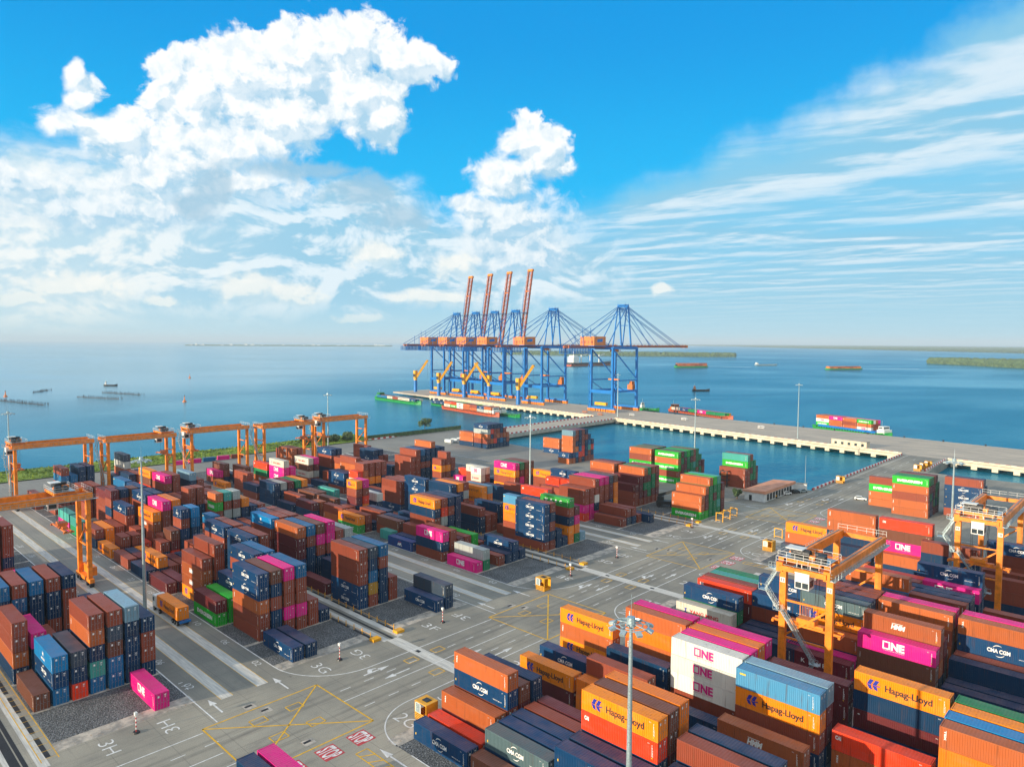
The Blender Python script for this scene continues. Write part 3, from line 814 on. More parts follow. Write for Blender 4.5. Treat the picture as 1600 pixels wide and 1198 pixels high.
G2,0,4,-75.0,78.1,12.6,NrnR,.111
G2,0,5,-75.0,81.0,12.6,Nmd,.01
G2,0,6,-75.0,83.9,12.6,NNN,.01
G2,1,1,-61.4,69.3,12.6,d,1
G2,1,2,-61.4,72.2,12.6,Nj,01
G2,1,3,-61.4,75.2,12.6,Nn,.1
G2,1,4,-61.4,78.1,12.6,nn,.1
G2,1,5,-61.4,81.0,12.6,mr,.1
G2,1,6,-61.4,83.9,12.6,mm,.1
G2,2,1,-47.8,69.3,12.6,N,0
G2,2,2,-47.8,72.2,12.6,NNn,.01
G2,2,3,-47.8,75.2,12.6,NNN,..1
G2,2,4,-47.8,78.1,12.6,NNNch,..111
G2,2,5,-47.8,81.0,12.6,NNmdd,..011
G2,2,6,-47.8,83.9,12.6,ooooo,..001
G2,3,3,-33.9,75.2,12.6,NN,.0
G2,3,4,-33.9,78.1,12.6,NNN,..0
G2,3,5,-33.9,81.0,12.6,NNNr,..01
G2,3,6,-33.9,83.9,12.6,NNNN,..01
G2,4,4,-20.4,78.1,12.6,NN,.0
G2,4,6,-20.4,83.9,12.6,NNr,..0
F2,0,0,-74.9,94.3,12.6,mh,11
F2,0,2,-74.9,100.1,12.6,nn,.1
F2,0,4,-74.9,106.0,12.6,mhRh,.111
F2,1,0,-61.4,94.3,12.6,oo,01
F2,1,1,-61.4,97.2,12.6,RRr,.01
F2,1,3,-61.4,103.1,12.6,NNN,.01
F2,1,5,-61.4,108.9,12.6,NNRoR,..111
F2,1,6,-61.4,111.8,12.6,NNmmp,..001
F2,2,0,-48.0,94.3,12.6,m,0
F2,2,1,-48.0,97.2,12.6,nN,.1
F2,2,2,-48.0,100.1,12.6,m,0
F2,2,3,-48.0,103.1,12.6,rrwww,.1111
F2,2,4,-48.0,106.0,12.6,mmmmp,..001
F2,2,5,-48.0,108.9,12.6,ooooo,..001
F2,2,6,-48.0,111.8,12.6,rmmmp,..001
F2,3,0,-35.0,94.3,12.6,mdq,..1
F2,3,2,-35.0,100.1,12.6,NNrhf,.1111
F2,3,3,-35.0,103.1,12.6,NNmml,00001
F2,3,6,-35.0,111.8,12.6,mmmm,.011
F2,4,0,-21.7,94.3,12.6,ss,.0
F2,4,3,-21.7,103.1,12.6,NRc,.11
F2,4,4,-21.7,106.0,12.6,Nn,.0
F2,4,5,-21.7,108.9,12.6,NN,.0
F2,4,6,-21.7,111.8,12.6,NNmNh,.0111
F2,5,0,-8.4,94.3,12.6,mo,.0
F2,5,1,-8.4,97.2,12.6,m,0
F2,5,2,-8.4,100.1,12.6,mmN,..0
F2,5,3,-8.4,103.1,12.6,NNooR,..011
F2,5,4,-8.4,106.0,12.6,NNNpB,..001
F2,5,5,-8.4,108.9,12.6,NNmph,..001
F2,5,6,-8.4,111.8,12.6,NNNNg,..001
E2,1,0,-64.2,132.3,12.6,Ngy,.01
E2,1,1,-64.2,135.2,12.6,Nmgn,.001
E2,1,2,-64.2,138.1,12.6,N,0
E2,1,3,-64.2,141.1,12.6,mmmc,.001
E2,1,4,-64.2,144.0,12.6,mmmr,...1
E2,1,5,-64.2,146.9,12.6,rmmt,...1
E2,1,6,-64.2,149.8,12.6,mmmg,..01
E2,2,0,-51.3,132.3,12.6,NN,.1
E2,2,1,-51.3,135.2,12.6,NN,.1
E2,2,2,-51.3,138.1,12.6,NN,.1
E2,2,3,-51.3,141.1,12.6,Nnrn,.011
E2,2,4,-51.3,144.0,12.6,NNNNn,...01
E2,2,5,-51.3,146.9,12.6,NNr,..0
E2,2,6,-51.3,149.8,12.6,NNN,..0
E2,3,0,-41.4,132.3,12.6,pK,01
E2,3,1,-41.4,135.2,12.6,rp,01
E2,3,2,-41.4,138.1,12.6,NNR,.01
E2,3,3,-41.4,141.1,12.6,rRRhj,..011
E2,3,4,-41.4,144.0,12.6,NNrrN,..001
E2,3,5,-41.4,146.9,12.6,rNNrr,....1
E2,3,6,-41.4,149.8,12.6,NNrNr,..001
E2,4,0,-28.4,132.3,12.6,N,0
E2,4,1,-28.4,135.2,12.6,rddp,.111
E2,4,2,-28.4,138.1,12.6,NNRrq,.0001
E2,4,3,-28.4,141.1,12.6,NNmm,.000
E2,4,4,-28.4,144.0,12.6,rr,.0
E2,4,5,-28.4,146.9,12.6,NRRrR,.0001
E2,4,6,-28.4,149.8,12.6,RmmRp,..001
E2,5,0,-15.0,132.3,12.6,N,0
E2,5,1,-15.0,135.2,12.6,NN,.1
E2,5,2,-15.0,138.1,12.6,rN,.1
E2,5,3,-15.0,141.1,12.6,NNN,.01
E2,5,4,-15.0,144.0,12.6,mmr,..1
E2,5,5,-15.0,146.9,12.6,NbnnR,..011
E2,5,6,-15.0,149.8,12.6,NNNrp,..001
E2,6,0,-1.9,132.3,12.6,NN,.0
E2,6,1,-1.9,135.2,12.6,NN,.0
E2,6,2,-1.9,138.1,12.6,NN,.0
E2,6,3,-1.9,141.1,12.6,NNN,..0
E2,6,4,-1.9,144.0,12.6,NNN,..0
E2,6,5,-1.9,146.9,12.6,NNNr,..00
E2,6,6,-1.9,149.8,12.6,NNNm,..00
D2,2,0,-43.4,160.5,12.6,NNN,..0
D2,2,1,-49.9,163.4,6.06,NNNk,...0
D2,2,2,-43.4,166.3,12.6,rrrN,..00
D2,2,3,-43.4,169.3,12.6,NN,.0
D2,2,4,-43.4,172.2,12.6,rN,..
D2,2,5,-43.4,175.1,12.6,r,.
D2,2,6,-43.4,178.0,12.6,N,0
D2,3,0,-39.9,160.5,12.6,NNNN,..01
D2,3,1,-39.9,163.4,12.6,NNNBR,...01
D2,3,2,-39.9,166.3,12.6,NNNr,..00
D2,3,4,-39.9,172.2,12.6,NNrr,..00
D2,3,5,-39.9,175.1,12.6,NNNc,..00
D2,4,0,-29.4,160.5,12.6,NNN,..0
D2,4,1,-29.4,163.4,12.6,NNNr,...1
D2,4,2,-29.4,166.3,12.6,NNNN,...1
D2,4,3,-29.4,169.3,12.6,NNNN,..01
D2,4,5,-29.4,175.1,12.6,NNNp,..01
D2,4,6,-29.4,178.0,12.6,NNNnn,.0001
D2,5,1,-15.4,163.4,12.6,Nrr,..0
D2,5,2,-15.4,166.3,12.6,NNr,..0
D2,5,4,-15.4,172.2,12.6,NNr,..1
D2,5,5,-15.4,175.1,12.6,NN,.0
C2,0,0,-76.7,198.4,6.06,N,1
C2,0,1,-76.7,201.3,6.06,Nk,01
C2,0,2,-70.2,204.2,12.6,NRRh,0011
C2,1,0,-58.4,198.4,12.6,rR,11
C2,1,1,-58.4,201.3,12.6,NNN,.01
C2,1,2,-58.4,204.2,12.6,NNNNRR,..0111
C2,2,1,-45.0,201.3,12.6,NNR,.11
C2,2,2,-45.0,204.2,12.6,NNcpdc,..0111
C2,3,0,-33.4,198.4,12.6,NNNNr,..011
C2,3,1,-33.4,201.3,12.6,NNr,..0
C2,3,2,-33.4,204.2,12.6,rr,.0
C2,4,0,-21.4,198.4,12.6,Nrr,111
C2,4,2,-21.4,204.2,12.6,Nqr,..1
C2,4,4,-21.4,210.1,12.6,Nrrrn,..011
C2,5,0,-8.4,198.4,12.6,NN,.0
C2,5,1,-8.4,201.3,12.6,NN,.0
C2,5,2,-8.4,204.2,12.6,Nr,.0
H2,0,4,-76.0,40.4,12.6,rrN,..1
H2,0,5,-76.0,43.3,12.6,NNp,..1
H2,0,6,-76.0,46.2,12.6,N,0
H2,1,4,-62.6,40.4,12.6,NN,.0
H2,1,5,-62.6,43.3,12.6,rr,.0
"""
# ------------------------------------------------------------------ containers
HC=2.86; WD=2.44
def body_mesh(L):
    s=MB(); s.use(NEARM['r'])
    # frame
    for y in (0,WD-.12):
        s.box(-L,y,0,0,y+.12,.16); s.box(-L,y,HC-.14,0,y+.12,HC-.02)
        for x in (-L,-.16): s.box(x,y,.16,x+.16,y+.12,HC-.10)
    for x in (-L,-.12): s.box(x,.12,0,x+.12,WD-.12,.16); s.box(x,.12,HC-.12,x+.12,WD-.12,HC)
    for x in (-L-.004,-.17):
        for y in (-.006,WD-.17):
            s.box(x,y,HC-.02,x+.18,y+.18,HC+.012)
    # corrugated sides
    n=int((L-.36)/.28); p=(L-.36)/n; x0=-L+.18
    for side in (0,1):
        pts=[]
        for i in range(n):
            for f,dp in ((0,.010),(.36,.010),(.5,.065),(.86,.065)):
                pts.append((x0+(i+f)*p,dp if side==0 else WD-dp))
        pts.append((x0+n*p,.012 if side==0 else WD-.012)); m=len(s.v); k=len(pts)
        s.v+=[(a,b,.16) for a,b in pts]+[(a,b,HC-.10) for a,b in pts]
        for i in range(k-1):
            q=(m+i,m+i+1,m+k+i+1,m+k+i); s.f.append(q if side==0 else q[::-1]); s.mi.append(0)
    # roof
    n=int((L-.36)/.42); p=(L-.36)/n; m=len(s.v); pts=[]
    for i in range(n):
        for f,dz in ((0,.012),(.3,.012),(.5,.034),(.8,.034)): pts.append((x0+(i+f)*p,HC-dz))
    pts.append((x0+n*p,HC-.012)); k=len(pts)
    s.v+=[(a,.10,z) for a,z in pts]+[(a,WD-.10,z) for a,z in pts]
    for i in range(k-1): s.f.append((m+i,m+i+1,m+k+i+1,m+k+i)); s.mi.append(0)
    # front wall
    s.box(-L+.03,.12,.16,-L+.05,WD-.12,HC-.12)
    for i in range(9): y=.2+i*.24; s.box(-L+.005,y,.16,-L+.03,y+.12,HC-.12)
    return s.mesh('container_body')
def doors_mesh():
    s=MB(); s.use(NEARM['r'])
    for y in (.13,1.225):
        s.box(-.05,y,.17,-.03,y+1.085,HC-.13)
        for i in range(5):
            z=.3+i*.50; s.box(-.03,y+.05,z,-.012,y+1.03,z+.30)
    return s.mesh('container_doors')
def rods_mesh():
    s=MB(); s.use(M_rod)
    for y in (.42,.98,1.46,2.02):
        s.tube((.012,y,.12),(.012,y,HC-.08),.024,k=6)
        for z in (.2,.9,1.5,2.2,HC-.2): s.box(-.02,y-.06,z,.03,y+.06,z+.07)
        s.box(.0,y-.02,1.15,.03,y+.30,1.20)
    s.use(M_white)
    s.face([(.006,1.62,2.35),(.006,1.95,2.35),(.006,1.95,2.5),(.006,1.62,2.5)])
    for i in range(3): z=2.18-i*.12; s.face([(.006,1.64,z),(.006,1.88,z),(.006,1.88,z+.06),(.006,1.64,z+.06)])
    s.face([(.006,.52,2.1),(.006,.80,2.1),(.006,.80,2.45),(.006,.52,2.45)])
    return s.mesh('container_lock_rods')
_rg=random.Random(3)
def vquad(s,x0,z0,x1,z1,y=.004): s.face([(x0,y,z0),(x1,y,z0),(x1,y,z1),(x0,y,z1)])
def lets(s,m,txt,x0,x1,z0,z1,bold=.02,res=2,slant=0,vert=False,y=.004,sp=1.0):
    me=textmesh(txt,1.0,bold,res,sp=sp); xs=[v.co.x for v in me.vertices]; ys=[v.co.y for v in me.vertices]
    a,b,c,d=min(xs),max(xs),min(ys),max(ys); s.use(m); n=len(s.v)
    for v in me.vertices:
        fx=(v.co.x-a)/(b-a); fy=(v.co.y-c)/(d-c)
        if vert: s.v.append((x0+(1-fy)*(x1-x0),y,z0+fx*(z1-z0))) if vert=='up' else s.v.append((x0+fy*(x1-x0),y,z1-fx*(z1-z0)))
        else: s.v.append((x0+fx*(x1-x0)+slant*fy,y,z0+fy*(z1-z0)))
    for p in me.polygons: s.f.append(tuple(n+i for i in p.vertices)); s.mi.append(s.cur)
    bpy.data.meshes.remove(me)
def arc(s,cx,cz,rx,rz,a0,a1,th,n=10,y=.004):
    for i in range(n):
        t0=a0+(a1-a0)*i/n; t1=a0+(a1-a0)*(i+1)/n; w0=th*math.sin(math.pi*(i+.02)/n*.96+.06); w1=th*math.sin(math.pi*(i+1)/n*.96+.04)
        P=lambda t,k:(cx+math.cos(t)*(rx+k),y,cz+math.sin(t)*(rz+k))
        q=[P(t0,0),P(t0,w0),P(t1,w1),P(t1,0)]; s.face(q if a1<a0 else q[::-1])
def letter_mesh(kind,L,res=2,low=False):
    s=MB(); X=lambda f:-L+f*L; z=lambda f:.12+f*(HC-.2)
    s.use(M_white)
    if kind=='CMA':
        lets(s,M_white,'CMA CGM',X(.36),X(.64),z(.34),z(.62),.035,res)
        c=X(.50); arc(s,c,z(.48),L*.085,.95,2.6,1.1,.14,8 if not low else 4); arc(s,c,z(.48),L*.085,.95,-.55,-2.0,.12,8 if not low else 4)
        if not low: lets(s,M_white,'www.cma-cgm.com',X(.74),X(.90),z(.20),z(.29),.0,1)
        s.use(M_yel_let); vquad(s,X(.015),z(.28),X(.028),z(.42))
    elif kind=='HL':
        lets(s,M_blk_let,'Hapag-Lloyd',X(.33),X(.84)-.05,z(.20),z(.70),.012,res)
        if not low: lets(s,M_blk_let,'Hapag-Lloyd',X(.33)+.055,X(.84)+.005,z(.20),z(.70),.012,res,y=.001)
        s.use(M_blue_let)
        def em(x,zc):
            for dx in (0,.78):
                for q in (((0,.04),(.42,.86),(.98,.86),(.56,.04)),((.0,-.02),(.56,-.02),(.84,-.74),(.30,-.60))):
                    pts=[(x+dx+a,.004,zc+b) for a,b in q]; s.face(pts[::-1])
            s.face([(x+1.34,.004,zc-.12),(x+1.9,.004,zc-.02),(x+1.9,.004,zc+.14),(x+1.34,.004,zc+.06)])
        em(X(.125),z(.49))
    elif kind in ('ONE','ONEw'):
        m=M_white if kind=='ONE' else M_magenta; s.use(m)
        a,b,c,d=X(.325),X(.425),z(.30),z(.86); t=.24
        for q in ((a,c,b,c+t),(a,d-t,b,d),(a,c+t,a+t,d-t),(b-t,c+t,b,d-t)): vquad(s,*q)
        lets(s,m,'NE',X(.435),X(.615),c,d,.05,res)
        lets(s,m,'OCEAN NETWORK EXPRESS',X(.335),X(.615),z(.20),z(.26),.0,1)
    elif kind=='EVG': lets(s,M_white,'EVERGREEN',X(.13),X(.83),z(.27),z(.66),.055,res)
    elif kind=='HMM':
        lets(s,M_white,'HMM',X(.36),X(.54),z(.30),z(.66),.06,res,.18); s.use(M_white); vquad(s,X(.37),z(.70),X(.52),z(.735)); 
    elif kind=='CAI': lets(s,M_white,'CAI',X(.03),X(.095),z(.56),z(.80),.06,res)
    elif kind=='TEX': lets(s,M_white,'TEX',X(.035),X(.055),z(.36),z(.86),.05,res,vert='dn')
    elif kind=='vert': lets(s,M_white,'TTNU',X(.03),X(.042),z(.35),z(.75),.02,1,vert='dn')
    elif kind=='tin': vquad(s,X(.03),z(.74),X(.055),z(.80))
    elif kind=='sm':
        s.use(M_yel_let); vquad(s,X(.03),z(.72),X(.11),z(.82))
    elif kind=='MSK':
        lets(s,M_white,'MAERSK',X(.40),X(.60),z(.18),z(.34),.03,res)
        for i in range(7):
            a=i*2*math.pi/7+math.pi/2; c=(X(.5),z(.62)); p=lambda r,t:(c[0]+r*math.cos(t),.004,c[1]+r*math.sin(t))
            s.face([p(0,0),p(.2,a-.45),p(.62,a),p(.2,a+.45)])
    elif kind=='UASC': lets(s,M_white,'UASC',X(.15),X(.76),z(.36),z(.70),.045,res,sp=2.6)
    elif kind=='YM':
        lets(s,M_red_let,'YANG MING',X(.24),X(.78),z(.30),z(.62),.035,res); s.use(M_blue_let); x=X(.165)
        vquad(s,x-.35,z(.60),x+.35,z(.66)); vquad(s,x-.12,z(.36),x+.12,z(.60)); vquad(s,x-.35,z(.30),x+.35,z(.36))
    elif kind=='YMs': lets(s,M_blk_let,'TRITON',X(.3),X(.5),z(.35),z(.55),.02,1)
    elif kind=='KL': lets(s,M_white,'K LINE',X(.30),X(.66),z(.33),z(.62),.02,res,sp=1.4); vquad(s,X(.03),z(.72),X(.07),z(.82))
    elif kind=='APL':
        lets(s,M_white,'APL',X(.38),X(.58),z(.22),z(.58),.06,res); s.use(M_red_let); arc(s,X(.48),z(.45),1.3,.62,2.5,.7,.16,6)
    s.use(M_white)
    if not low:
        rg=random.Random(len(kind or '')*7+int(L)); 
        for i in range(9):
            zz=z(.22)+i*.19; vquad(s,X(.955),zz,X(.955)+.05+.08*rg.random(),zz+.12)
        for i in range(5): vquad(s,X(.966),z(.2)+i*.2,X(.966)+.07,z(.2)+i*.2+.10)
        lets(s,M_white,'45G1',X(.90),X(.925),z(.84),z(.90),.0,1)
        s.use(M_yel_let); vquad(s,X(.953),z(.10),X(.965),z(.16))
    else: vquad(s,X(.955),z(.25),X(.962),z(.8))
    return s
LM={}
def lettering(kind,L,low=False):
    k=(kind,L,low)
    if k not in LM: LM[k]=letter_mesh(kind,L,1 if low else 3,low).mesh('container_lettering')
    return LM[k]
BM={}; DM=doors_mesh(); RM=rods_mesh()
BLK={'H':'block marked 3H','G':'block marked 3G','F':'block marked 3F','E':'block marked 3E','D':'block marked 3D','C':'block marked 3C','B':'block marked 3B',
'H2':'block cut by the bottom edge','G2':'block marked 2G','F2':'second right-hand block','E2':'third right-hand block','D2':'fourth right-hand block','C2':'fifth right-hand block',
'X1':'tall green waterside stack','X2':'second green waterside stack','X3':'stack beside the shed','X4':'far blue quayside stack','X4b':'end of far quayside stack','X5':'small basin-side stack','X6':'stepped basin-side stack','X7':'tall green stack at right','X9':'stack beside causeway','X10':'waterside stack, right edge'}
ORD=['first','second','third','fourth','fifth','sixth','seventh','eighth','ninth','tenth','eleventh','twelfth','thirteenth','fourteenth']
seen={}
def label_for(b,bay,row,t,c,L,n,u):
    col=CC[c][1]; half='short ' if L<7 else ''
    tier='bottom' if t==0 else ('topmost' if t==n-1 else ORD[t]+' tier')
    bk={'H':bay,'G':bay,'F':bay,'E':bay,'D':bay,'C':bay,'B':bay}.get(b,None)
    if b in('H2','G2','F2','E2','D2','C2'): bays='%s bay'%ORD[bay]
    elif bk is not None: bays='%s bay'%ORD[bk]
    else: bays=''
    s='%s%s, %s of %s row%s, %s'%(half,col,tier,ORD[row],(', '+bays) if bays else '',BLK[b])
    if s in seen: s=s.replace(', ',', rear half, ',1) if half else s+' again'
    seen[s]=1; return s
def make_container(b,bay,row,t,c,u,v,z,L,n):
    if L not in BM: BM[L]=body_mesh(L)
    o=empty('shipping_container',(u,v,z),0,label_for(b,bay,row,t,c,L,n,u),'container','stacked shipping containers')
    link('body',BM[L],o,m=NEARM[c]); d=link('doors',DM,o,m=NEARM[c]); link('lock_rods',RM,d)
    lt=link('lettering',lettering(CC[c][2],L),o); k=_rg.uniform(.93,1.0); lt.scale=(k,1,k); lt.location=(-L*(1-k)*_rg.uniform(.3,.7),0,(1-k)*1.4)
    return o
def build_containers():
    far=MB(); nn=0
    rg=random.Random(11)
    for line in STACKS.strip().split('\n'):
        b,bay,row,u,v,L,s,mask=line.split(','); bay=int(bay);row=int(row);u=float(u);v=float(v);L=float(L); n=len(s)
        jx=rg.uniform(-.12,.12); jy=rg.uniform(-.05,.05)
        for t,c in enumerate(s):
            mk=mask[t]; z=t*2.9; ux=u+jx+rg.uniform(-.05,.05); vy=v+jy+rg.uniform(-.03,.03)
            if mk=='1': make_container(b,bay,row,t,c,ux,vy,z,L,n)
            elif mk=='0':
                far.use(FARM[c]); far.box(ux-L,vy,z+.02,ux,vy+WD,z+HC)
                # door gear and marks
                far.use(M_rod)
                for y in (.42,.98,1.46,2.02): far.box(ux,vy+y-.03,z+.12,ux+.03,vy+y+.03,z+HC-.1,skip='lbt')
                far.use(M_white)
                for q in range(2):
                    y=rg.uniform(.3,1.9); zz=z+rg.uniform(.6,2.5); far.box(ux+.03,vy+y,zz,ux+.034,vy+y+.25,zz+.12,skip='l')
                k=CC[c][2]; me=lettering(k,L,True); m=len(far.v); far.v+=[(p.co.x+ux,p.co.y+vy-.012,p.co.z+z) for p in me.vertices]
                for pl in me.polygons:
                    far.use(me.materials[pl.material_index]); far.f.append(tuple(m+i for i in pl.vertices)); far.mi.append(far.cur)
    o=far.build('distant_containers'); tag(o,'the smaller stacked containers filling the far part of the yard','containers',kind='stuff')
# ------------------------------------------------------------------ ground, sea, pier
def structure(mbx,name): return tag(mbx.build(name),kind='structure')
SEA=-4.0
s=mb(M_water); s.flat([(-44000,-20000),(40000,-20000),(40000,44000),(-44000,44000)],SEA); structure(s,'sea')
yard=[(-380,-60),(200,-60),(200,402),(-90,402),(-113,312),(-275,314),(-300,318),(-336,330),(-366,350),(-380,330),(-384,280),(-380,200)]
s=mb(M_ground); s.poly([(-380,-200),(260,-200),(260,396),(-94,396),(-113,311),(-180,311),(-275,314),(-300,318),(-334,322),(-362,345),(-384,345),(-380,200)],SEA-3,0.0); structure(s,'yard_ground')
inner=lambda u:433-.155*u; outer=lambda u:515-.13*u
us=[260,100,-57,-200,-350,-500,-650,-730]
s=mb(M_pier); s.poly([(u,inner(u)) for u in us]+[(u,outer(u)) for u in reversed(us)],-1.6,0.03); structure(s,'pier_deck')
s=mb(M_ground); s.poly([(-113,309),(-94,394),(-92,449),(-114,452),(-121,452),(-113,318)][:0] or [(-115,309),(-88,309),(-92,449),(-116,453)],SEA-3,0.02); structure(s,'causeway_road')
s=mb(M_pier); s.poly([(-336,321),(-343,487),(-368,491),(-362,340)],SEA+1.4,0.02); structure(s,'jetty_road')
# grass shore
s=mb(M_grass); n=40
edge=[(-421-6*math.sin(i*.9)-3*math.sin(i*2.3),-200+i*11.6) for i in range(n)]+[(-395,268)]
for i in range(len(edge)-1):
    a,b=edge[i],edge[i+1]
    s.face([(a[0],a[1],SEA+.1),(b[0],b[1],SEA+.1),(-402+2*math.sin(i),b[1],1.6),(-402+2*math.sin(i),a[1],1.6)]); s.face([(-402+2*math.sin(i),a[1],1.6),(-402+2*math.sin(i),b[1],1.6),(-379,b[1],.4),(-379,a[1],.4)])
tag(s.build('grass_bank'),'green grass bank between the yard and the sea','grass bank',kind='stuff')
rg=random.Random(9)
s=mb(M_grass)
for k in range(7000):
    v=rg.uniform(-120,268); u=rg.uniform(-420,-380); z=1.6-abs(-402-u)*(.06 if u>-402 else .3); z=max(z,SEA+.2); h=rg.uniform(.3,.8); w_=rg.uniform(.4,1.2); a=rg.random()*3.14; c,sn=math.cos(a)*w_,math.sin(a)*w_
    s.face([(u-c,v-sn,z-.1),(u+c,v+sn,z-.1),(u+rg.uniform(-.4,.4),v+rg.uniform(-.4,.4),z+h)])
tag(s.build('tall_grass'),'tufts of tall grass covering the shore bank','grass',kind='stuff')
# piles and fender face under the pier
def pier_edge(u0,u1,name,label):
    root=empty(name,(u0,inner(u0),0),0,label,'quay wall'); d=Vector((u1-u0,inner(u1)-inner(u0),0)); n=int(d.length/9.5); 
    nx=Vector((d.y,-d.x,0)).normalized()*(-1 if d.y<0 else 1)
    nx=Vector((-.153,-.988,0)); t=d.normalized(); Ld=d.length
    P=lambda k,o,z:(t*k+nx*o+Vector((0,0,z)))
    s=mb(M_cream); s.beam(P(0,.9,-.9),P(Ld,.9,-.9),1.8,1.6); s.build('deck_edge_beam',root)
    for i in range(n):
        a=i*Ld/n; s=mb(M_cream); s.beam(P(a+Ld/n*.2,.8,-2.55),P(a+Ld/n*.50,.8,-2.55),1.7,1.75); s.build('fender_block',root)
    s=mb(M_cream); s.beam(P(0,.7,.55),P(Ld,.7,.55),.45,1.0); s.build('parapet',root)
    c=MB(); m=int(Ld/2.5)
    for i in range(m):
        c.use(M_red if i%2 else M_white); p0,p1=P(i*2.5,.55,1.07),P(i*2.5+2.5,.55,1.07); c.beam(p0,p1,.25,.12)
    c.build('striped_cap',root)
pier_edge(-343,-116,'quay_edge','long cream fendered quay edge behind the inner basin')
pier_edge(-92,150,'quay_edge','cream fendered quay edge along the right-hand basin')
pier_edge(-640,-368,'quay_edge','cream quay edge left of the jetty, below the blue cranes')
s=mb(M_black)
root=empty('mooring_bollards',(0,0,0))
bpy.data.objects.remove(root)
for i in range(34):
    u=-640+i*24.0; o=mb(M_black); o.tube((0,0,0),(0,0,.7),.45,.32); o.tube((0,0,.7),(0,0,1.0),.75,.7); ob=o.build('bollard',None,(u,outer(u)-1.0,0.03)); tag(ob,'black mooring bollard on the outer pier edge','bollard','bollards on the pier edge')
def barrier(a,b,label,step=2.4):
    root=MB(); d=Vector((b[0]-a[0],b[1]-a[1],0)); L=d.length; t=d.normalized(); nx=Vector((-t.y,t.x,0))*.25
    n=int(L/step); v=[]
    for i in range(n+1):
        p=t*(i*step); root.v+=[tuple(p-nx*1.2),tuple(p-nx*.7+Vector((0,0,.9))),tuple(p+nx*.7+Vector((0,0,.9))),tuple(p+nx*1.2)]
    for i in range(n):
        root.use(M_white if i%2 else M_red); a0=i*4; b0=a0+4
        for q in ((a0,b0,b0+1,a0+1),(a0+1,b0+1,b0+2,a0+2),(a0+2,b0+2,b0+3,a0+3)): root.f.append(q); root.mi.append(root.cur)
    o=root.build('road_barrier',None,(a[0],a[1],.02)); tag(o,label,'barrier')
barrier((-115,311),(-115.5,450),'red and white barrier blocks along the causeway edge')
barrier((-92,398),(-93,447),'red and white barrier blocks beside the right basin')
barrier((-362,345),(-368,488),'red and white barrier along the far side of the jetty')
barrier((-337,325),(-343,484),'red and white barrier along the near side of the jetty')
barrier((-380,262),(-384,344),'red and white barrier by the shore fence')
# ------------------------------------------------------------------ painted ground
PER=66.3; LAT=[28.7,94.3,160.5,226.7]; LGT=[66.4,132.3,198.4]
lz=.006
def rect(s,u0,v0,u1,v1,z): s.flat([(u0,v0),(u1,v0),(u1,v1),(u0,v1)],z)
g=mb(M_gravel)
for v in LAT: rect(g,-345,v-.4,-127.6,v+20.6,.004)
for v in LGT: rect(g,-345,v-.4,-127.6,v+20.6,.004)
for v in (66.4,94.3,132.3,160.5,198.4): rect(g,-87.4,v-.4,60,v+20.6,.004)
for v in (28.7,-38): rect(g,-80,v-.4,60,v+20.6,.004)
rect(g,-345,-38,-127.6,-17,.004)
structure(g,'gravel_beds')
g=mb(M_apron)
for v in LAT+LGT:
    rect(g,-127.6,v-.6,-124.4,v+20.9,.005)
    for k in range(0,15): u=-139.7-14.2*(k-1)+1.0+.0125*(v-100); rect(g,u-1.35,v-.4,u-.35,v+20.6,.009)
for v in (66.4,94.3,132.3,160.5,198.4):
    rect(g,-90.2,v-.6,-87.4,v+20.9,.005)
structure(g,'concrete_aprons')
g=mb(M_runway)
for k in (-1,0,1,2):
    o=k*PER
    for a,b in ((53.0,55.2),(59.8,61.9)): rect(g,-345,a+o,-121.9,b+o,.008)
    for a,b in ((87.8,89.3),(91.4,92.9)): rect(g,-345,a+o,-121,b+o,.008); 
    rect(g,-121,88.6+o,-88,91.4+o,.010)
    for a,b in ((53.0,55.2),(59.8,61.9),(87.8,89.6),(91.2,92.9)): rect(g,-84,a+o,60,b+o,.008)
structure(g,'crane_runways')
g=mb(M_black)
for k in (-1,0,1,2):
    o=k*PER; rect(g,-345,89.9+o,-121,90.5+o,.012)
    for i in range(24):
        u=-345+i*9.3
        for vv in (87.0,93.2): rect(g,u,vv-.35+o,u+7.4,vv+.35+o,.011)
    rect(g,-345,22.2,-122,23.4,.012) if k==0 else None
structure(g,'cable_channels')
g=mb(M_line)
def stroke(s,pts,w_,z):
    for a,b in zip(pts,pts[1:]):
        a=Vector((*a,0));b=Vector((*b,0)); t=(b-a).normalized(); n=Vector((-t.y,t.x,0))*w_/2; s.face([(q.x,q.y,z) for q in (a-n,b-n,b+n,a+n)])
def arcpts(cx,cy,r,a0,a1,n=14): return [(cx+r*math.cos(math.radians(a0+(a1-a0)*i/n)),cy+r*math.sin(math.radians(a0+(a1-a0)*i/n))) for i in range(n+1)]
U1,U2,U3=-113.3,-105.6,-97.4
for k in (-1,0,1,2,3):
    o=k*PER
    # left edge line with rounded corners between the crossing boxes
    r=10
    stroke(g,[(-345,65.9+o)]+[(-121.5-2,65.9+o)]+arcpts(-123.5,75.9+o,r,-90,0)[0:0]+arcpts(-123.4,75.9+o,10.0,-90,0)[1:],.22,.014) if False else None
    stroke(g,[(-345,65.8+o),(-127,65.8+o)]+arcpts(-127+0,65.8+13.5+o,13.5,-90,0)+[(-113.4,112.5+o)],.22,.014)
    stroke(g,[(-345,49.3+o),(-115,49.3+o)],.22,.014)
    stroke(g,[(U2,67.9+o),(U2,112.4+o)],.20,.014)
    stroke(g,[(-88,66+o)]+arcpts(-87.6,76.0+o,10,-90,-180)+[(U3-.1,112.6+o)],.22,.014)
    stroke(g,[(-84,66+o),(20,66+o)],.2,.014)
    for i in range(9):
        v=69.5+i*5.2+o
        for u in (-109.3,-101.6): rect(g,u-.09,v,u+.09,v+2.2,.014)
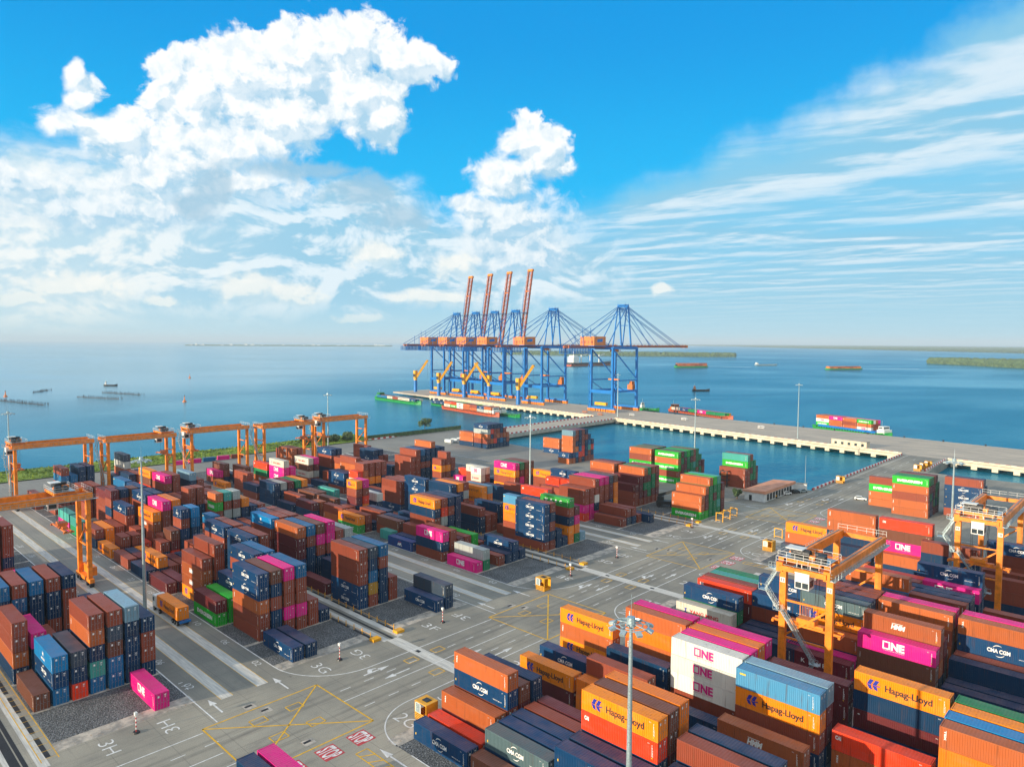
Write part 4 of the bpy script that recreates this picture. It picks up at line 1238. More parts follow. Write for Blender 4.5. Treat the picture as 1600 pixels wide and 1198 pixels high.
def garrow(s,u,v,ang,L=6.0,bent=0):
    c,sn=math.cos(ang),math.sin(ang); T=lambda x,y:(u+x*c-y*sn,v+x*sn+y*c)
    for q in (((0,-.16),(L*.62,-.16),(L*.62,.16),(0,.16)),((L*.6,-.62),(L,0),(L*.6,.62))): s.flat([T(*p) for p in q],.014)
    if bent:
        for q in (((L*.16,.16),(L*.34,.16),(L*.42,.85),(L*.24,.85)),((L*.22,.85),(L*.62,.85),(L*.34,1.6))): s.flat([T(*p) for p in q],.015)
for k in (-1,0,1,2,3):
    o=k*PER
    garrow(g,-117.5,51.3+o,math.pi); garrow(g,-117.0,63.4+o,math.pi)
    garrow(g,-111.3,76+o,math.pi/2,6,-1); garrow(g,-107.4,84+o,-math.pi/2,6,0); garrow(g,-103.6,94+o,math.pi/2,6,1); garrow(g,-99.5,99+o,math.pi/2,6)
    garrow(g,-82,63.6+o,math.pi,7); garrow(g,-78,50.5+o,math.pi,7)
for k in (-1,0,1): 
    pass
def gtext(s,txt,u,v,h,w_,rot,z=.015,bold=.0):
    me=textmesh(txt,1.0,bold,3); xs=[p.co.x for p in me.vertices]; ys=[p.co.y for p in me.vertices]; a,b,c,d=min(xs),max(xs),min(ys),max(ys)
    cr,sr=math.cos(rot),math.sin(rot); n=len(s.v)
    for p in me.vertices:
        x=((p.co.x-a)/(b-a)-.5)*w_; y=((p.co.y-c)/(d-c)-.5)*h; s.v.append((u+x*cr-y*sr,v+x*sr+y*cr,z))
    for p in me.polygons: s.f.append(tuple(n+i for i in p.vertices)); s.mi.append(s.cur)
    bpy.data.meshes.remove(me)
for nm,v in (('3H',28.7),('3G',66.4),('3F',94.3),('3E',132.3),('3D',160.5),('3C',198.4),('3B',226.7)):
    gtext(g,nm,-119.9,v+5.6,2.2,4.6,0,bold=-.01); gtext(g,nm,-119.6,v+14.4,2.2,4.6,math.pi,bold=-.01)
for nm,v in (('2G',66.4),('2F',94.3),('2E',132.3),('2D',160.5),('2C',198.4)): gtext(g,nm,-92.6,v+5.4,2.6,4.8,0,bold=-.01); gtext(g,nm,-92.6,v+15,2.4,4.6,math.pi,bold=-.01)
nums=['02','06','10','14','18','22','26','30','34','38']
for k in (0,1,2):
    for i,q in enumerate(nums):
        gtext(g,q,-131-14.2*i,51.0+k*PER,1.3,2.4,math.pi/2*0,bold=-.01); gtext(g,q,-131-14.2*i,64.2+k*PER,1.3,2.4,0,bold=-.01)
        for j in range(3): rect(g,-133.5-14.2*i+j*1.5,50.0+k*PER,-133.3-14.2*i+j*1.5,50.8+k*PER,.014)
for k in range(10): rect(g,-105.8,315+k*13,-105.6,320+k*13,.026)
stroke(g,[(-112.5,312),(-112.5,448)],.2,.026); stroke(g,[(-98,330),(-95,446)],.2,.026)
structure(g,'white_markings')
y=mb(M_yline)
for k in (-1,0,1,2,3):
    o=k*PER; a,b,c,d=(-114.6,46.6+o),(-96.6,46.6+o),(-96.6,67.8+o),(-114.6,67.8+o)
    for p,q in ((a,b),(b,c),(c,d),(d,a),(a,c),(b,d)): stroke(y,[p,q],.28,.016)
    for (u,v) in ((-110.4,54.3),(-110.3,60.9),(-103.3,60.9),(-103.5,54.3)):
        for p,q in (((-.95,-1.3),(.95,-1.3)),((.95,-1.3),(.95,1.3)),((.95,1.3),(-.95,1.3)),((-.95,1.3),(-.95,-1.3))): stroke(y,[(u+p[0],v+p[1]+o),(u+q[0],v+q[1]+o)],.2,.017)
    for (u,v) in ((-110,86.5),(-102.5,86.8),(-102.8,93.4),(-110,93.4)):
        for p,q in (((-.95,-1.3),(.95,-1.3)),((.95,-1.3),(.95,1.3)),((.95,1.3),(-.95,1.3)),((-.95,1.3),(-.95,-1.3))): stroke(y,[(u+p[0],v+p[1]+o),(u+q[0],v+q[1]+o)],.2,.017)
    for vv in (53.0,55.25,59.75,61.95): stroke(y,[(-345,vv+o),(-122,vv+o)],.10,.013)
    hx=[(-90.5,60.2+o),(-90.5,62.3+o),(-70,62.3+o),(-70,60.2+o),(-90.5,60.2+o)]; stroke(y,hx,.2,.016)
    for i in range(9): stroke(y,[(-89.5+i*2.2,60.2+o),(-88.3+i*2.2,62.3+o)],.22,.017)
for vv in (25.8,28.1,19.4,17.0): stroke(y,[(-345,vv),(-122.6,vv)],.14,.013)
for i in range(90):
    u=-123.5-i*2.45; stroke(y,[(u,25.8),(u,28.1)],.09,.013); stroke(y,[(u,17.0),(u,19.4)],.09,.013)
structure(y,'yellow_markings')
rs=mb(M_red); 
for k in (0,1,2,3):
    o=k*PER
    for v in (57.6,63.4,51.6): rect(rs,-95.6,v-1.7+o,-92.0,v+1.7+o,.015)
structure(rs,'red_stop_panels')
ws=mb(M_line)
for k in (0,1,2,3):
    for v in (57.6,63.4,51.6): gtext(ws,'STOP',-93.8,v+k*PER,3.1,3.1,-math.pi/2*0,.019,.03)
structure(ws,'stop_lettering')
dr=mb(M_apron)
for (u,v) in ((-116,55.4),(-112.8,56.8),(-98.7,56.8)):
    for k in (0,1,2): rect(dr,u-.9,v-1.0+k*PER,u+.9,v+1.0+k*PER,.018)
structure(dr,'drain_slabs')
dr=mb(M_black)
for (u,v) in ((-116,55.4),(-112.8,56.8),(-98.7,56.8)):
    for k in (0,1,2): rect(dr,u-.5,v-.75+k*PER,u+.1,v+.55+k*PER,.022)
for k in (0,1,2): rect(dr,-112.8,89.6+k*PER,-111.6,90.4+k*PER,.022); rect(dr,-98.5,89.6+k*PER,-97.3,90.4+k*PER,.022)
structure(dr,'drain_grates')
# cable-channel guard frames (yellow posts with rails)
for k in (0,1,2):
    for side,vv in (('left',87.0),('right',93.2)):
        v0=vv+k*PER; u0=-172.0; root=empty('guard_rail',(u0,v0,0),0,'low yellow guard frames, %s side of the %s crane channel'%(side,ORD[k]),'guard rail'); s=mb(M_yellow)
        for i in range(16):
            x=i*3.15; s.beam((x,0,0),(x,0,1.25),.13)
            if i<15: s.beam((x,0,.7),(x+3.15,0,.7),.06)
        s.build('posts_and_rails',root)
        q=mb(M_yellow); q.box(48.2,-1.0,.0,49.8,1.0,.55); q.build('end_stop',root)
# ------------------------------------------------------------------ light masts
def mast_meshes():
    p=mb(M_mast); p.tube((0,0,0),(0,0,18),.42,.32,12); p.tube((0,0,18),(0,0,36.2),.32,.17,12); p.tube((0,0,0),(0,0,.5),.75,.75,12); pole=p.mesh('mast_pole')
    r=mb(M_mast)
    for i in range(16):
        a=i*math.pi/8; b=(i+1)*math.pi/8
        for rr in (1.15,1.75): r.tube((rr*math.cos(a),rr*math.sin(a),36.1),(rr*math.cos(b),rr*math.sin(b),36.1),.06,k=5,caps=False)
    for i in range(8):
        a=i*math.pi/4; r.beam((.1*math.cos(a),.1*math.sin(a),36.3),(1.8*math.cos(a),1.8*math.sin(a),36.1),.09)
    r.tube((0,0,36.0),(0,0,36.9),.5,.42,10); r.tube((0,0,36.9),(0,0,39.2),.035,.02,5); ring=r.mesh('head_frame')
    l=mb(M_mast)
    l.box(-.32,-.28,-.18,.36,.28,.08); l.use(M_cab); l.box(-.28,-.25,-.22,.32,.25,-.185); lamp=l.mesh('floodlight')
    return pole,ring,lamp
PM,RGM,LPM=mast_meshes()
for (u,v,lab) in ((-174.8,58.4,'grey high mast light beside the truck lane, left half'),(-38.5,57.7,'tall grey high mast light standing nearest the camera'),(-321.8,60.9,'high mast light at the far left edge by the shore'),
    (-322.1,199,'high mast light among the farthest orange cranes'),(-175,193.8,'high mast light standing in the centre of the container yard'),(-174,314.5,'high mast light beside the green stacks by the basin'),
    (-187,477,'high mast light on the pier behind the basin'),(-38.3,192.2,'high mast light in front of the right-edge orange crane'),(-352.7,503,'high mast light on the pier in front of the blue cranes')):
    root=empty('light_mast',(u,v,0),0,lab,'light mast','high mast lights'); link('pole',PM,root); hd=link('head_frame',RGM,root)
    for i in range(8):
        a=i*math.pi/4+.2; l=link('floodlight',LPM,root,(1.95*math.cos(a),1.95*math.sin(a),36.0),a); l.rotation_euler.y=.35
# ------------------------------------------------------------------ yard gantry cranes
def yard_crane(u,v,span,near,label,num,trol=.12,side='near'):
    H_=24.6; BW=8.3
    root=empty('gantry_crane',(u,v,0),0,label,'gantry crane','orange yard gantry cranes'); O=M_orange
    for x in (-BW,0):
        for y in (0,span):
            s=mb(O); s.beam((x,y,1.9),(x,y,H_-1.6),1.15,1.0,up=(0,1,0)); s.build('leg',root)
    for y in (0,span):
        s=mb(O); s.beam((-BW-1.9,y,1.6),(1.9,y,1.6),1.1,1.0); s.build('sill_beam',root)
        for q in (((-BW,y,H_*.42),(0,y,H_*.42)),((-BW,y,H_*.70),(0,y,H_*.70)),((-BW,y,H_*.42),(0,y,H_*.70))): s=mb(O); s.beam(*q,.34); s.build('brace',root)
        for x in (-BW-1.3,-BW+1.1,-1.1,1.3): w_=mb(M_black); w_.tube((x,y-.45,.75),(x,y+.45,.75),.75,k=14); w_.use(M_rod).tube((x,y-.47,.75),(x,y+.47,.75),.3,k=10); w_.build('wheel',root)
    for x in (-BW,0):
        ovh=2.2 if near else 1.0; g=mb(O); g.box(x-.55,-ovh,H_-1.7,x+.55,span+ovh,H_); g.use(M_rod); g.box(x-.08,-.9,H_+.003,x+.08,span+.9,H_+.12); gi=g.build('girder',root)
        wk=mb(M_mast); sx=-1 if x<0 else 1; xo=x+sx*.56
        wk.box(min(xo,xo+sx*.9),-2.2,H_-1.55,max(xo,xo+sx*.9),span+2.2,H_-1.47)
        xr=xo+sx*.88
        for i in range(int(span/1.6)+3): wk.beam((xr,-2.2+i*1.6,H_-1.5),(xr,-2.2+i*1.6,H_-.4),.055)
        for z in (H_-.4,H_-.95): wk.beam((xr,-2.2,z),(xr,span+2.2,z),.05)
        wk.build('walkway',gi)
    for y in ((-2.2,span+2.2) if near else (-1.0,span+1.0)):
        g=mb(O); g.beam((-BW,y,H_-.9),(0,y,H_-.9),.6,.9); 
        for z in (.5,1.1): g.use(M_cab).beam((-BW-.6,y,H_+z),(.6,y,H_+z),.05)
        for i in range(6): g.beam((-BW-.6+i*1.9,y,H_),(-BW-.6+i*1.9,y,H_+1.1),.05)
        g.build('end_tie',root)
    ty=span*trol
    t=mb(M_orange_d); t.use(O); t.box(-BW-.3,ty-2.6,H_+.25,.3,ty-2.1,H_+.85); t.box(-BW-.3,ty+2.1,H_+.25,.3,ty+2.6,H_+.85); t.box(-BW+.6,ty-2.6,H_+.25,-BW+1.1,ty+2.6,H_+.8); t.box(-1.1,ty-2.6,H_+.25,-.6,ty+2.6,H_+.8); t.use(M_mast).box(-BW+.2,ty-2.4,H_+.86,-.2,ty+2.4,H_+.92); tr=t.build('trolley',root)
    mch=mb(M_dark); mch.tube((-6.4,ty-.9,H_+1.9),(-3.6,ty-.9,H_+1.9),.75,k=14); mch.tube((-3.2,ty+.6,H_+1.6),(-1.4,ty+.6,H_+1.6),.55,k=12); mch.box(-7.4,ty-.2,H_+.93,-5.6,ty+1.6,H_+2.5); mch.box(-2.2,ty-2.0,H_+.93,-.8,ty-.6,H_+2.2); mch.use(O).box(-5.2,ty+.4,H_+.93,-4.0,ty+1.8,H_+1.9); mch.tube((-3.4,ty-1.6,H_+1.5),(-2.4,ty-1.6,H_+1.5),.5,k=10); mch.use(M_cab).box(-7.6,ty-2.2,H_+2.6,-4.6,ty+.2,H_+2.72)
    mch.build('hoist_machinery',tr)
    rl=mb(M_cab)
    for z in (1.45,2.0):
        for y in (ty-2.7,ty+2.7): rl.beam((-BW-.4,y,H_+z),(.4,y,H_+z),.055)
        for x in (-BW-.4,.4): rl.beam((x,ty-2.7,H_+z),(x,ty+2.7,H_+z),.055)
    for i in range(7):
        for y in (ty-2.7,ty+2.7): rl.beam((-BW-.4+i*1.52,y,H_+.85),(-BW-.4+i*1.52,y,H_+2.0),.055)
    rl.build('trolley_railing',tr)
    c=mb(M_cab); cx=-5.3; c.box(cx,ty-3.4,H_-3.9,cx+2.5,ty-1.0,H_-1.1); c.box(cx-.06,ty-3.46,H_-1.1,cx+2.56,ty-.94,H_-1.0); c.beam((cx+.5,ty-1.6,H_-1.1),(cx+.5,ty-1.6,H_+.3),.16); c.beam((cx+2,ty-1.6,H_-1.1),(cx+2,ty-1.6,H_+.3),.16)
    c.use(M_glass); c.box(cx+.14,ty-3.43,H_-3.7,cx+1.17,ty-3.405,H_-2.7); c.box(cx+1.33,ty-3.43,H_-3.7,cx+2.36,ty-3.405,H_-2.7); c.box(cx+2.505,ty-3.1,H_-3.5,cx+2.53,ty-1.4,H_-2.3)
    c.build('operator_cab',root)
    sp=mb(M_orange_d if not near else O); zs=H_-9.0 if not near else 13.0
    sx0=-BW/2
    sp.box(sx0-3.0,ty-.6,zs,sx0+3.0,ty+.6,zs+.7); sp.box(sx0-6.1,ty-1.2,zs-.35,sx0-5.7,ty+1.2,zs+.1); sp.box(sx0+5.7,ty-1.2,zs-.35,sx0+6.1,ty+1.2,zs+.1); sp.box(sx0-6.1,ty-.85,zs-.1,sx0+6.1,ty-.45,zs+.25); sp.box(sx0-6.1,ty+.45,zs-.1,sx0+6.1,ty+.85,zs+.25)
    sp.box(sx0-1.6,ty-1.0,zs+.7,sx0+1.6,ty+1.0,zs+1.5); sb=sp.build('spreader',root)
    rp=mb(M_black)
    for a,b in ((-1.4,-.8),(1.4,-.8),(-1.4,.8),(1.4,.8)): rp.tube((sx0+a,ty+b,zs+1.5),(sx0+a*1.3,ty+b,H_+.3),.045,k=5)
    rp.build('hoist_ropes',sb)
    # stairs on the near end
    st=mb(M_mast); x=-BW; y0=-1.2
    def flight(x0,z0,x1,z1,y):
        st.beam((x0,y-.35,z0),(x1,y-.35,z1),.10,.25); st.beam((x0,y+.35,z0),(x1,y+.35,z1),.10,.25)
        n=int(abs(z1-z0)/.35)
        for i in range(n): f=(i+.5)/n; st.box(x0+(x1-x0)*f-.13,y-.32,z0+(z1-z0)*f,x0+(x1-x0)*f+.13,y+.32,z0+(z1-z0)*f+.04)
        for dy in (-.38,.38):
            st.beam((x0,y+dy,z0+1.0),(x1,y+dy,z1+1.0),.05); st.beam((x0,y+dy,z0+.55),(x1,y+dy,z1+.55),.04)
            for i in range(5): f=i/4; st.beam((x0+(x1-x0)*f,y+dy,z0+(z1-z0)*f),(x0+(x1-x0)*f,y+dy,z0+(z1-z0)*f+1.0),.045)
    flight(-2.2,7.5,-BW+.2,15.5,y0); flight(-BW-.4,15.7,-BW-2.6,18.6,y0); flight(-BW-2.8,18.8,-BW-.4,H_-1.4,y0)
    for (xa,za) in ((-2.0,7.4),(-BW-.4,15.6),(-BW-3.2,18.7)):
        st.box(xa-.7,y0-.7,za-.08,xa+.9,y0+.6,za)
        for dx in (-.7,.9): st.beam((xa+dx,y0-.7,za),(xa+dx,y0-.7,za+1.1),.05); 
        st.beam((xa-.7,y0-.7,za+1.1),(xa+.9,y0-.7,za+1.1),.05)
    flight(-2.0,7.3,-4.6,2.4,y0); st.box(-BW-2.0,y0-.8,H_-1.45,.9,y0+.2,H_-1.38)
    for i in range(8): st.beam((-BW-2.0+i*1.5,y0-.8,H_-1.4),(-BW-2.0+i*1.5,y0-.8,H_-.3),.05)
    st.beam((-BW-2.0,y0-.8,H_-.3),(.9,y0-.8,H_-.3),.05); st.beam((-BW-2.0,y0-.8,H_-.85),(.9,y0-.8,H_-.85),.05)
    st.build('stairs',root)
    ex=mb(O); ex.box(-BW-.1,span+.6,2.2,-1.0,span+2.0,4.4); ex.use(M_mast).box(-BW+.8,-2.0,2.2,-BW+3.6,-.6,4.2); ex.build('electrical_house',root)
    cr=mb(M_dark); cr.tube((-BW-.9,span*.0-.2,3.6),(-BW-.9,.6,3.6),1.25,k=16); cr.build('cable_reel',root)
    for x in (-BW,0):
        lb_=mb(M_black); lb_.box(x-.59,-.6,3.0,x+.59,-.56,3.5); lb_.use(M_yellow).box(x-.59,-.6,2.5,x+.59,-.56,3.0); lb_.build('warning_band',root)
    if near:
        for x in (-BW,0):
            pl=mb(M_white); pl.box(x-.45,-.56,H_-4.1,x+.45,-.50,H_-3.2); lets2(pl,M_black,num,x,-.57,H_-3.65,.62,.6); pl.build('number_plate',root)
    return root
def lets2(s,m,txt,x,y,z,w_,h):
    me=textmesh(txt,1.0,.03,2); xs=[p.co.x for p in me.vertices]; ys=[p.co.y for p in me.vertices]; a,b,c,d=min(xs),max(xs),min(ys),max(ys); s.use(m); n=len(s.v)
    for p in me.vertices: s.v.append((x+((p.co.x-a)/(b-a)-.5)*w_,y,z+((p.co.y-c)/(d-c)-.5)*h))
    for p in me.polygons: s.f.append(tuple(n+i for i in p.vertices)); s.mi.append(s.cur)
    bpy.data.meshes.remove(me)
yard_crane(-43.0,126.3,27.2,True,'large orange gantry crane numbered 11 over the right-hand stacks','11',.03)
yard_crane(-28.3,190.6,27.4,True,'orange gantry crane numbered 10 at the right edge','10',.03)
yard_crane(-204.0,27.6,27.4,False,'orange gantry crane nearest the camera on the left, beam crossing the lane','08',.82)
for (v,lab,tr) in ((61.2,'leftmost of the five far orange gantry cranes','.05'),(91.5,'second far orange gantry crane from the left','.9'),(126.4,'third far orange gantry crane, middle of the five','.05'),(157.5,'fourth far orange gantry crane from the left','.9'),(191.8,'rightmost of the five far orange gantry cranes','.05')):
    yard_crane(-313.5+{61.2:-1,91.5:3,126.4:-2,157.5:3.5,191.8:-1}[v],v,25.4,False,lab,'',float(tr))
# ------------------------------------------------------------------ quay cranes
STS_ANG=-math.atan2(.12,.993)
def quay_crane(u,v,up,label):
    root=empty('quay_crane',(u,v,.03),STS_ANG,label,'quay crane','blue ship-to-shore quay cranes'); B=M_stsblue; W_=27.0; G_=33.0; Z=60.0
    for x in (-W_,0):
        for y in (0,G_):
            s=mb(B); s.beam((x,y,3.5),(x,y,18),1.9,2.4,up=(0,1,0)); s.beam((x,y,18),(x*.985-.2,y,Z-1),1.7,1.9,up=(0,1,0)); s.build('leg',root)
    for y in (0,G_):
        s=mb(B); s.beam((-W_,y,18.5),(0,y,18.5),1.6,3.0); s.build('portal_beam',root); s=mb(B); s.beam((-W_,y,Z-1.5),(0,y,Z-1.5),1.4,2.0); s.build('top_beam',root)
        q=mb(B); q.box(-W_-3.2,y-1.0,2.6,3.2,y+1.0,4.4); q.build('sill_beam',root)
        w_=mb(M_orange)
        for x0 in (-W_-3.6,-W_+.8,-4.4,-.2):
            w_.box(x0,y-.9,1.3,x0+3.9,y+.9,2.7)
            for i in range(3): w_.tube((x0+.7+i*1.25,y-.6,.62),(x0+.7+i*1.25,y+.6,.62),.62,k=10)
        for i in range(6): w_.box(-W_+4+i*3.2,y-.7,.3,-W_+6+i*3.2,y+.7,2.5)
        w_.build('bogies',root)
    for x in (-W_,0):
        s=mb(B); s.beam((x,0,29),(x,G_,29),.8,1.0); s.beam((x,0,Z-2),(x,G_,30),.9); s.beam((x,0,28),(x,G_*.5,19),.6) ; s.beam((x,0,Z-1),(x,G_,Z-1),1.3,2.4); s.beam((x,0,19),(x,G_,19),1.0,1.8); s.build('side_bracing',root)
    # girder
    g=mb(M_boom)
    for x in (-16.5,-10.5): g.box(x-.7,-46,Z-1.4,x+.7,G_+3,Z+.9)
    for i in range(12): g.beam((-16.5,-48+i*7.5,Z),(-10.5,-48+i*7.5,Z),.35)
    g.use(B)
    for x in (-18.3,-8.7): g.box(x-.6,-46,Z-.2,x+.6,G_+3,Z-.05); g.beam((x,-46,Z+1.0),(x,G_+3,Z+1.0),.12)
    g.use(M_stsblue)
    for i in range(14): g.beam((-13.5-6,-48+i*2,Z-1),(-13.5-6,-48+i*2,Z-6.0),.6); g.beam((-7.5,-48+i*2,Z-1),(-7.5,-48+i*2,Z-6.0),.6)
    g.box(-20,-49,Z-6.2,-7,-20,Z-6.0); g.build('girder',root)
    # apex frame
    a=mb(B); AY=G_-4
    for x in (-19.5,-7.5): a.beam((x,G_,Z),(x*.93-.9,AY,98),1.0,1.2); a.beam((x,G_-12,Z),(x*.93-.9,AY-2,98),.8,.9)
    a.beam((-20,AY-1,98),(-7,AY-1,98),1.6,1.8); a.beam((-18.5,AY,80),(-8.5,AY,80),.6); a.box(-18,AY-4,98.8,-9,AY+2,99.6)
    for x in (-18,-9): a.beam((x,AY-3,99.6),(x,AY-3,101.6),.15); a.beam((x,AY+1,99.6),(x,AY+1,101.0),.15)
    a.build('apex_frame',root)
    t=mb(B)
    for x in (-18.6,-8.4):
        t.beam((x,AY-2,98),(x,-46,Z+1),.42); t.beam((x,AY-2,97),(x,-18,Z+8),.42); t.beam((x,AY-2,97),(x,2,Z+1),.6); t.beam((x,-46*.45,Z+17),(x,-46*.45,Z+8),.35)
        t.beam((x,-30,Z+10.8),(x,-30,Z+.5),.35)
    t.build('backstays',root)
    h=mb(M_house); h.box(-22,-20,Z+1.0,-4.5,-5,Z+9.2); h.use(M_stsblue); h.face([(-4.47,-16,Z+4),(-4.47,-9,Z+4.6),(-4.47,-9,Z+7.4),(-4.47,-16,Z+6.6)]); h.use(M_boom)
    for i in range(4): h.box(-21+i*4.2,-20.03,Z+3,-18.9+i*4.2,-19.99,Z+5.4)
    h.use(B).box(-24,-22,Z+.5,-3,-4,Z+1.0); h.build('machinery_house',root)
    c=mb(M_orange_d); c.box(-16.5,14,Z-4.5,-10.5,19,Z-1.4); c.use(M_cab).box(-12,19,Z-5.4,-9.8,21.6,Z-2.8); c.build('trolley_cab',root)
    b=mb(M_boom); L=86.0; ang=math.radians(81 if up else 0); hy,hz=G_+3.5,Z
    P=lambda d,x,o=0:(x,hy+d*math.cos(ang)-o*math.sin(ang),hz+d*math.sin(ang)+o*math.cos(ang))
    for x in (-16.5,-10.5):
        b.beam(P(0,x),P(L,x),1.2,1.9,up=(0,-math.sin(ang),math.cos(ang)))
        b.beam(P(0,x,2.2),P(L,x,2.2),.18)
    n=16
    for i in range(n):
        b.beam(P(i*L/n,-16.5),P(i*L/n,-10.5),.4); b.beam(P(i*L/n,-16.5,1),P((i+1)*L/n,-10.5,1),.28)
        for x in (-17.6,-9.4): b.beam(P(i*L/n,x,-.8),P((i+.5)*L/n,x,1.6),.22); b.beam(P((i+.5)*L/n,x,1.6),P((i+1)*L/n,x,-.8),.22)
    b.use(M_orange); b.beam(P(L,-17.5),P(L,-9.5),2.4); b.beam(P(L*.72,-17.5),P(L*.72,-9.5),1.3); b.build('boom',root)
    f=mb(B)
    for x in (-17.8,-9.2):
        if up: f.beam((x,AY,97),P(L*.42,x,2),.35); f.beam((x,AY,96),P(L*.22,x,2),.35); f.beam(P(L*.42,x,2),P(L*.75,x,2.4),.3)
        else: f.beam((x,AY,98),P(L*.85,x,1),.42); f.beam((x,AY,97),P(L*.80,x,1),.42); f.beam((x,AY,97),P(L*.45,x,1),.42); f.beam((x,AY,96),P(L*.30,x,1),.42)
    f.build('forestays',root)
    e=mb(M_orange_d); e.box(-8.5,G_-3,19.8,-2.5,G_+3,24.5); e.box(-7,G_-2,24.5,-4,G_+2,27.5); e.use(M_stsblue); e.box(-24,G_-.3,16.4,-3,G_+.3,17.8); e.build('checker_house',root)
    y=mb(M_yellow); y.box(-21,-1.2,6.0,-7,1.4,8.6); y.build('spare_spreader',root)
    z=mb(B)
    for k in range(12): z.beam((-W_-2.4+(k%2)*1.8,-1.5,4+k*4.6),(-W_-.6-(k%2)*1.8,-1.5,8.4+k*4.6),.25,.5); z.box(-W_-2.6,-2.1,8.2+k*4.6,-W_-.4,-.9,8.35+k*4.6)
    z.build('ladder_tower',root)
    for sx in (-13.5,):
        r=mb(M_black); 
        for x in (-15.5,-11.5): r.tube((x,16.5,Z-4.5),(x,16.5,30),.10,k=5)
        r.use(M_orange); r.box(-19.6,15.4,28.8,-7.4,17.6,30); r.build('hoist_spreader',root)
AA=482
for u,up,lab in ((-375.5,False,'rightmost blue quay crane, boom lowered'),(-471.1,False,'second blue quay crane from right, boom lowered'),(-532.6,True,'blue quay crane with nearest raised red boom'),(-570.1,True,'blue quay crane, second raised boom from right'),(-606.7,True,'blue quay crane, third raised boom from right'),(-646.1,True,'leftmost blue quay crane, boom raised')):
    quay_crane(u,AA-.12*u,up,lab)
# ------------------------------------------------------------------ slewing jib cranes on dolphins
def jib(u,v,dirx,label):
    root=empty('jib_crane',(u,v,SEA),0,label,'jib crane','yellow slewing jib cranes on blue columns')
    s=mb(M_cream); s.tube((0,0,-2),(0,0,3.5),3.2,3.2,14); s.build('dolphin',root)
    s=mb(M_stsblue); s.tube((0,0,3.5),(0,0,19),2.3,2.1,12); s.build('column',root)
    s=mb(M_yellow); s.tube((0,0,19),(0,0,23),2.2,2.2,12); s.box(-2,-2,22,2,2,31); s.use(M_dark).box(-1.7,-2.4,23,1.7,-1.6,27); s.build('slewing_house',root)
    a=Vector((0.69*dirx,0.66*dirx,0)); e=a*16+Vector((0,0,44)); s=mb(M_yellow); n=Vector((-a.y,a.x,0))*1.1
    st=Vector((0,0,23))+a*1.5
    s.beam(st+n,e+n*.3,1.6,2.6); s.beam(st-n,e-n*.3,1.6,2.6)
    for i in range(6): f=i/6; s.beam(st.lerp(e,f)+n*(1-.7*f),st.lerp(e,f+.12)-n*(1-.7*f),.35)
    s.box(e.x-1,e.y-1,e.z-.8,e.x+1,e.y+1,e.z+.6); s.build('jib',root)
    s=mb(M_black); s.tube((0,0,30),e,.12,k=5); s.tube(e,(e.x,e.y,20),.10,k=5); s.build('ropes',root)
for u,v,dx,lab in ((-708,565,1,'leftmost yellow jib crane on a blue column'),(-639,545,1,'second yellow jib crane from the left'),(-600,550,1,'yellow jib crane, middle of the five'),(-558,549,-1,'yellow jib crane leaning to the left'),(-492,526,1,'yellow jib crane nearest the pier corner, rightmost of five')): jib(u,v,dx,lab)
# ------------------------------------------------------------------ vessels
def hull(s,L,W_,H0,bow=.12,n=10,sheer=1.0,z0=-.6):
    """boat hull along +x, bow at +x"""
    secs=[]
    for i in range(n+1):
        f=i/n; x=-L/2+L*f; wf=1.0 if f<1-bow else max(.04,math.cos((f-(1-bow))/bow*math.pi/2)); wf*=(.86+.14*min(1,f/.06)); top=H0+sheer*max(0,(f-.75)/.25)**2+sheer*.4*max(0,(.12-f)/.12)
        secs.append((x,W_/2*wf,top))
    m=len(s.v)
    for x,w_,t in secs: s.v+=[(x,-w_*.82,z0),(x,-w_,t),(x,w_,t),(x,w_*.82,z0)]
    for i in range(n):
        a=m+i*4; b=a+4
        for q in ((a,b,b+1,a+1),(a+1,b+1,b+2,a+2),(a+2,b+2,b+3,a+3)): s.f.append(q); s.mi.append(s.cur)
    s.f.append((m,m+1,m+2,m+3)); s.mi.append(s.cur); e=m+n*4; s.f.append((e+3,e+2,e+1,e)); s.mi.append(s.cur)
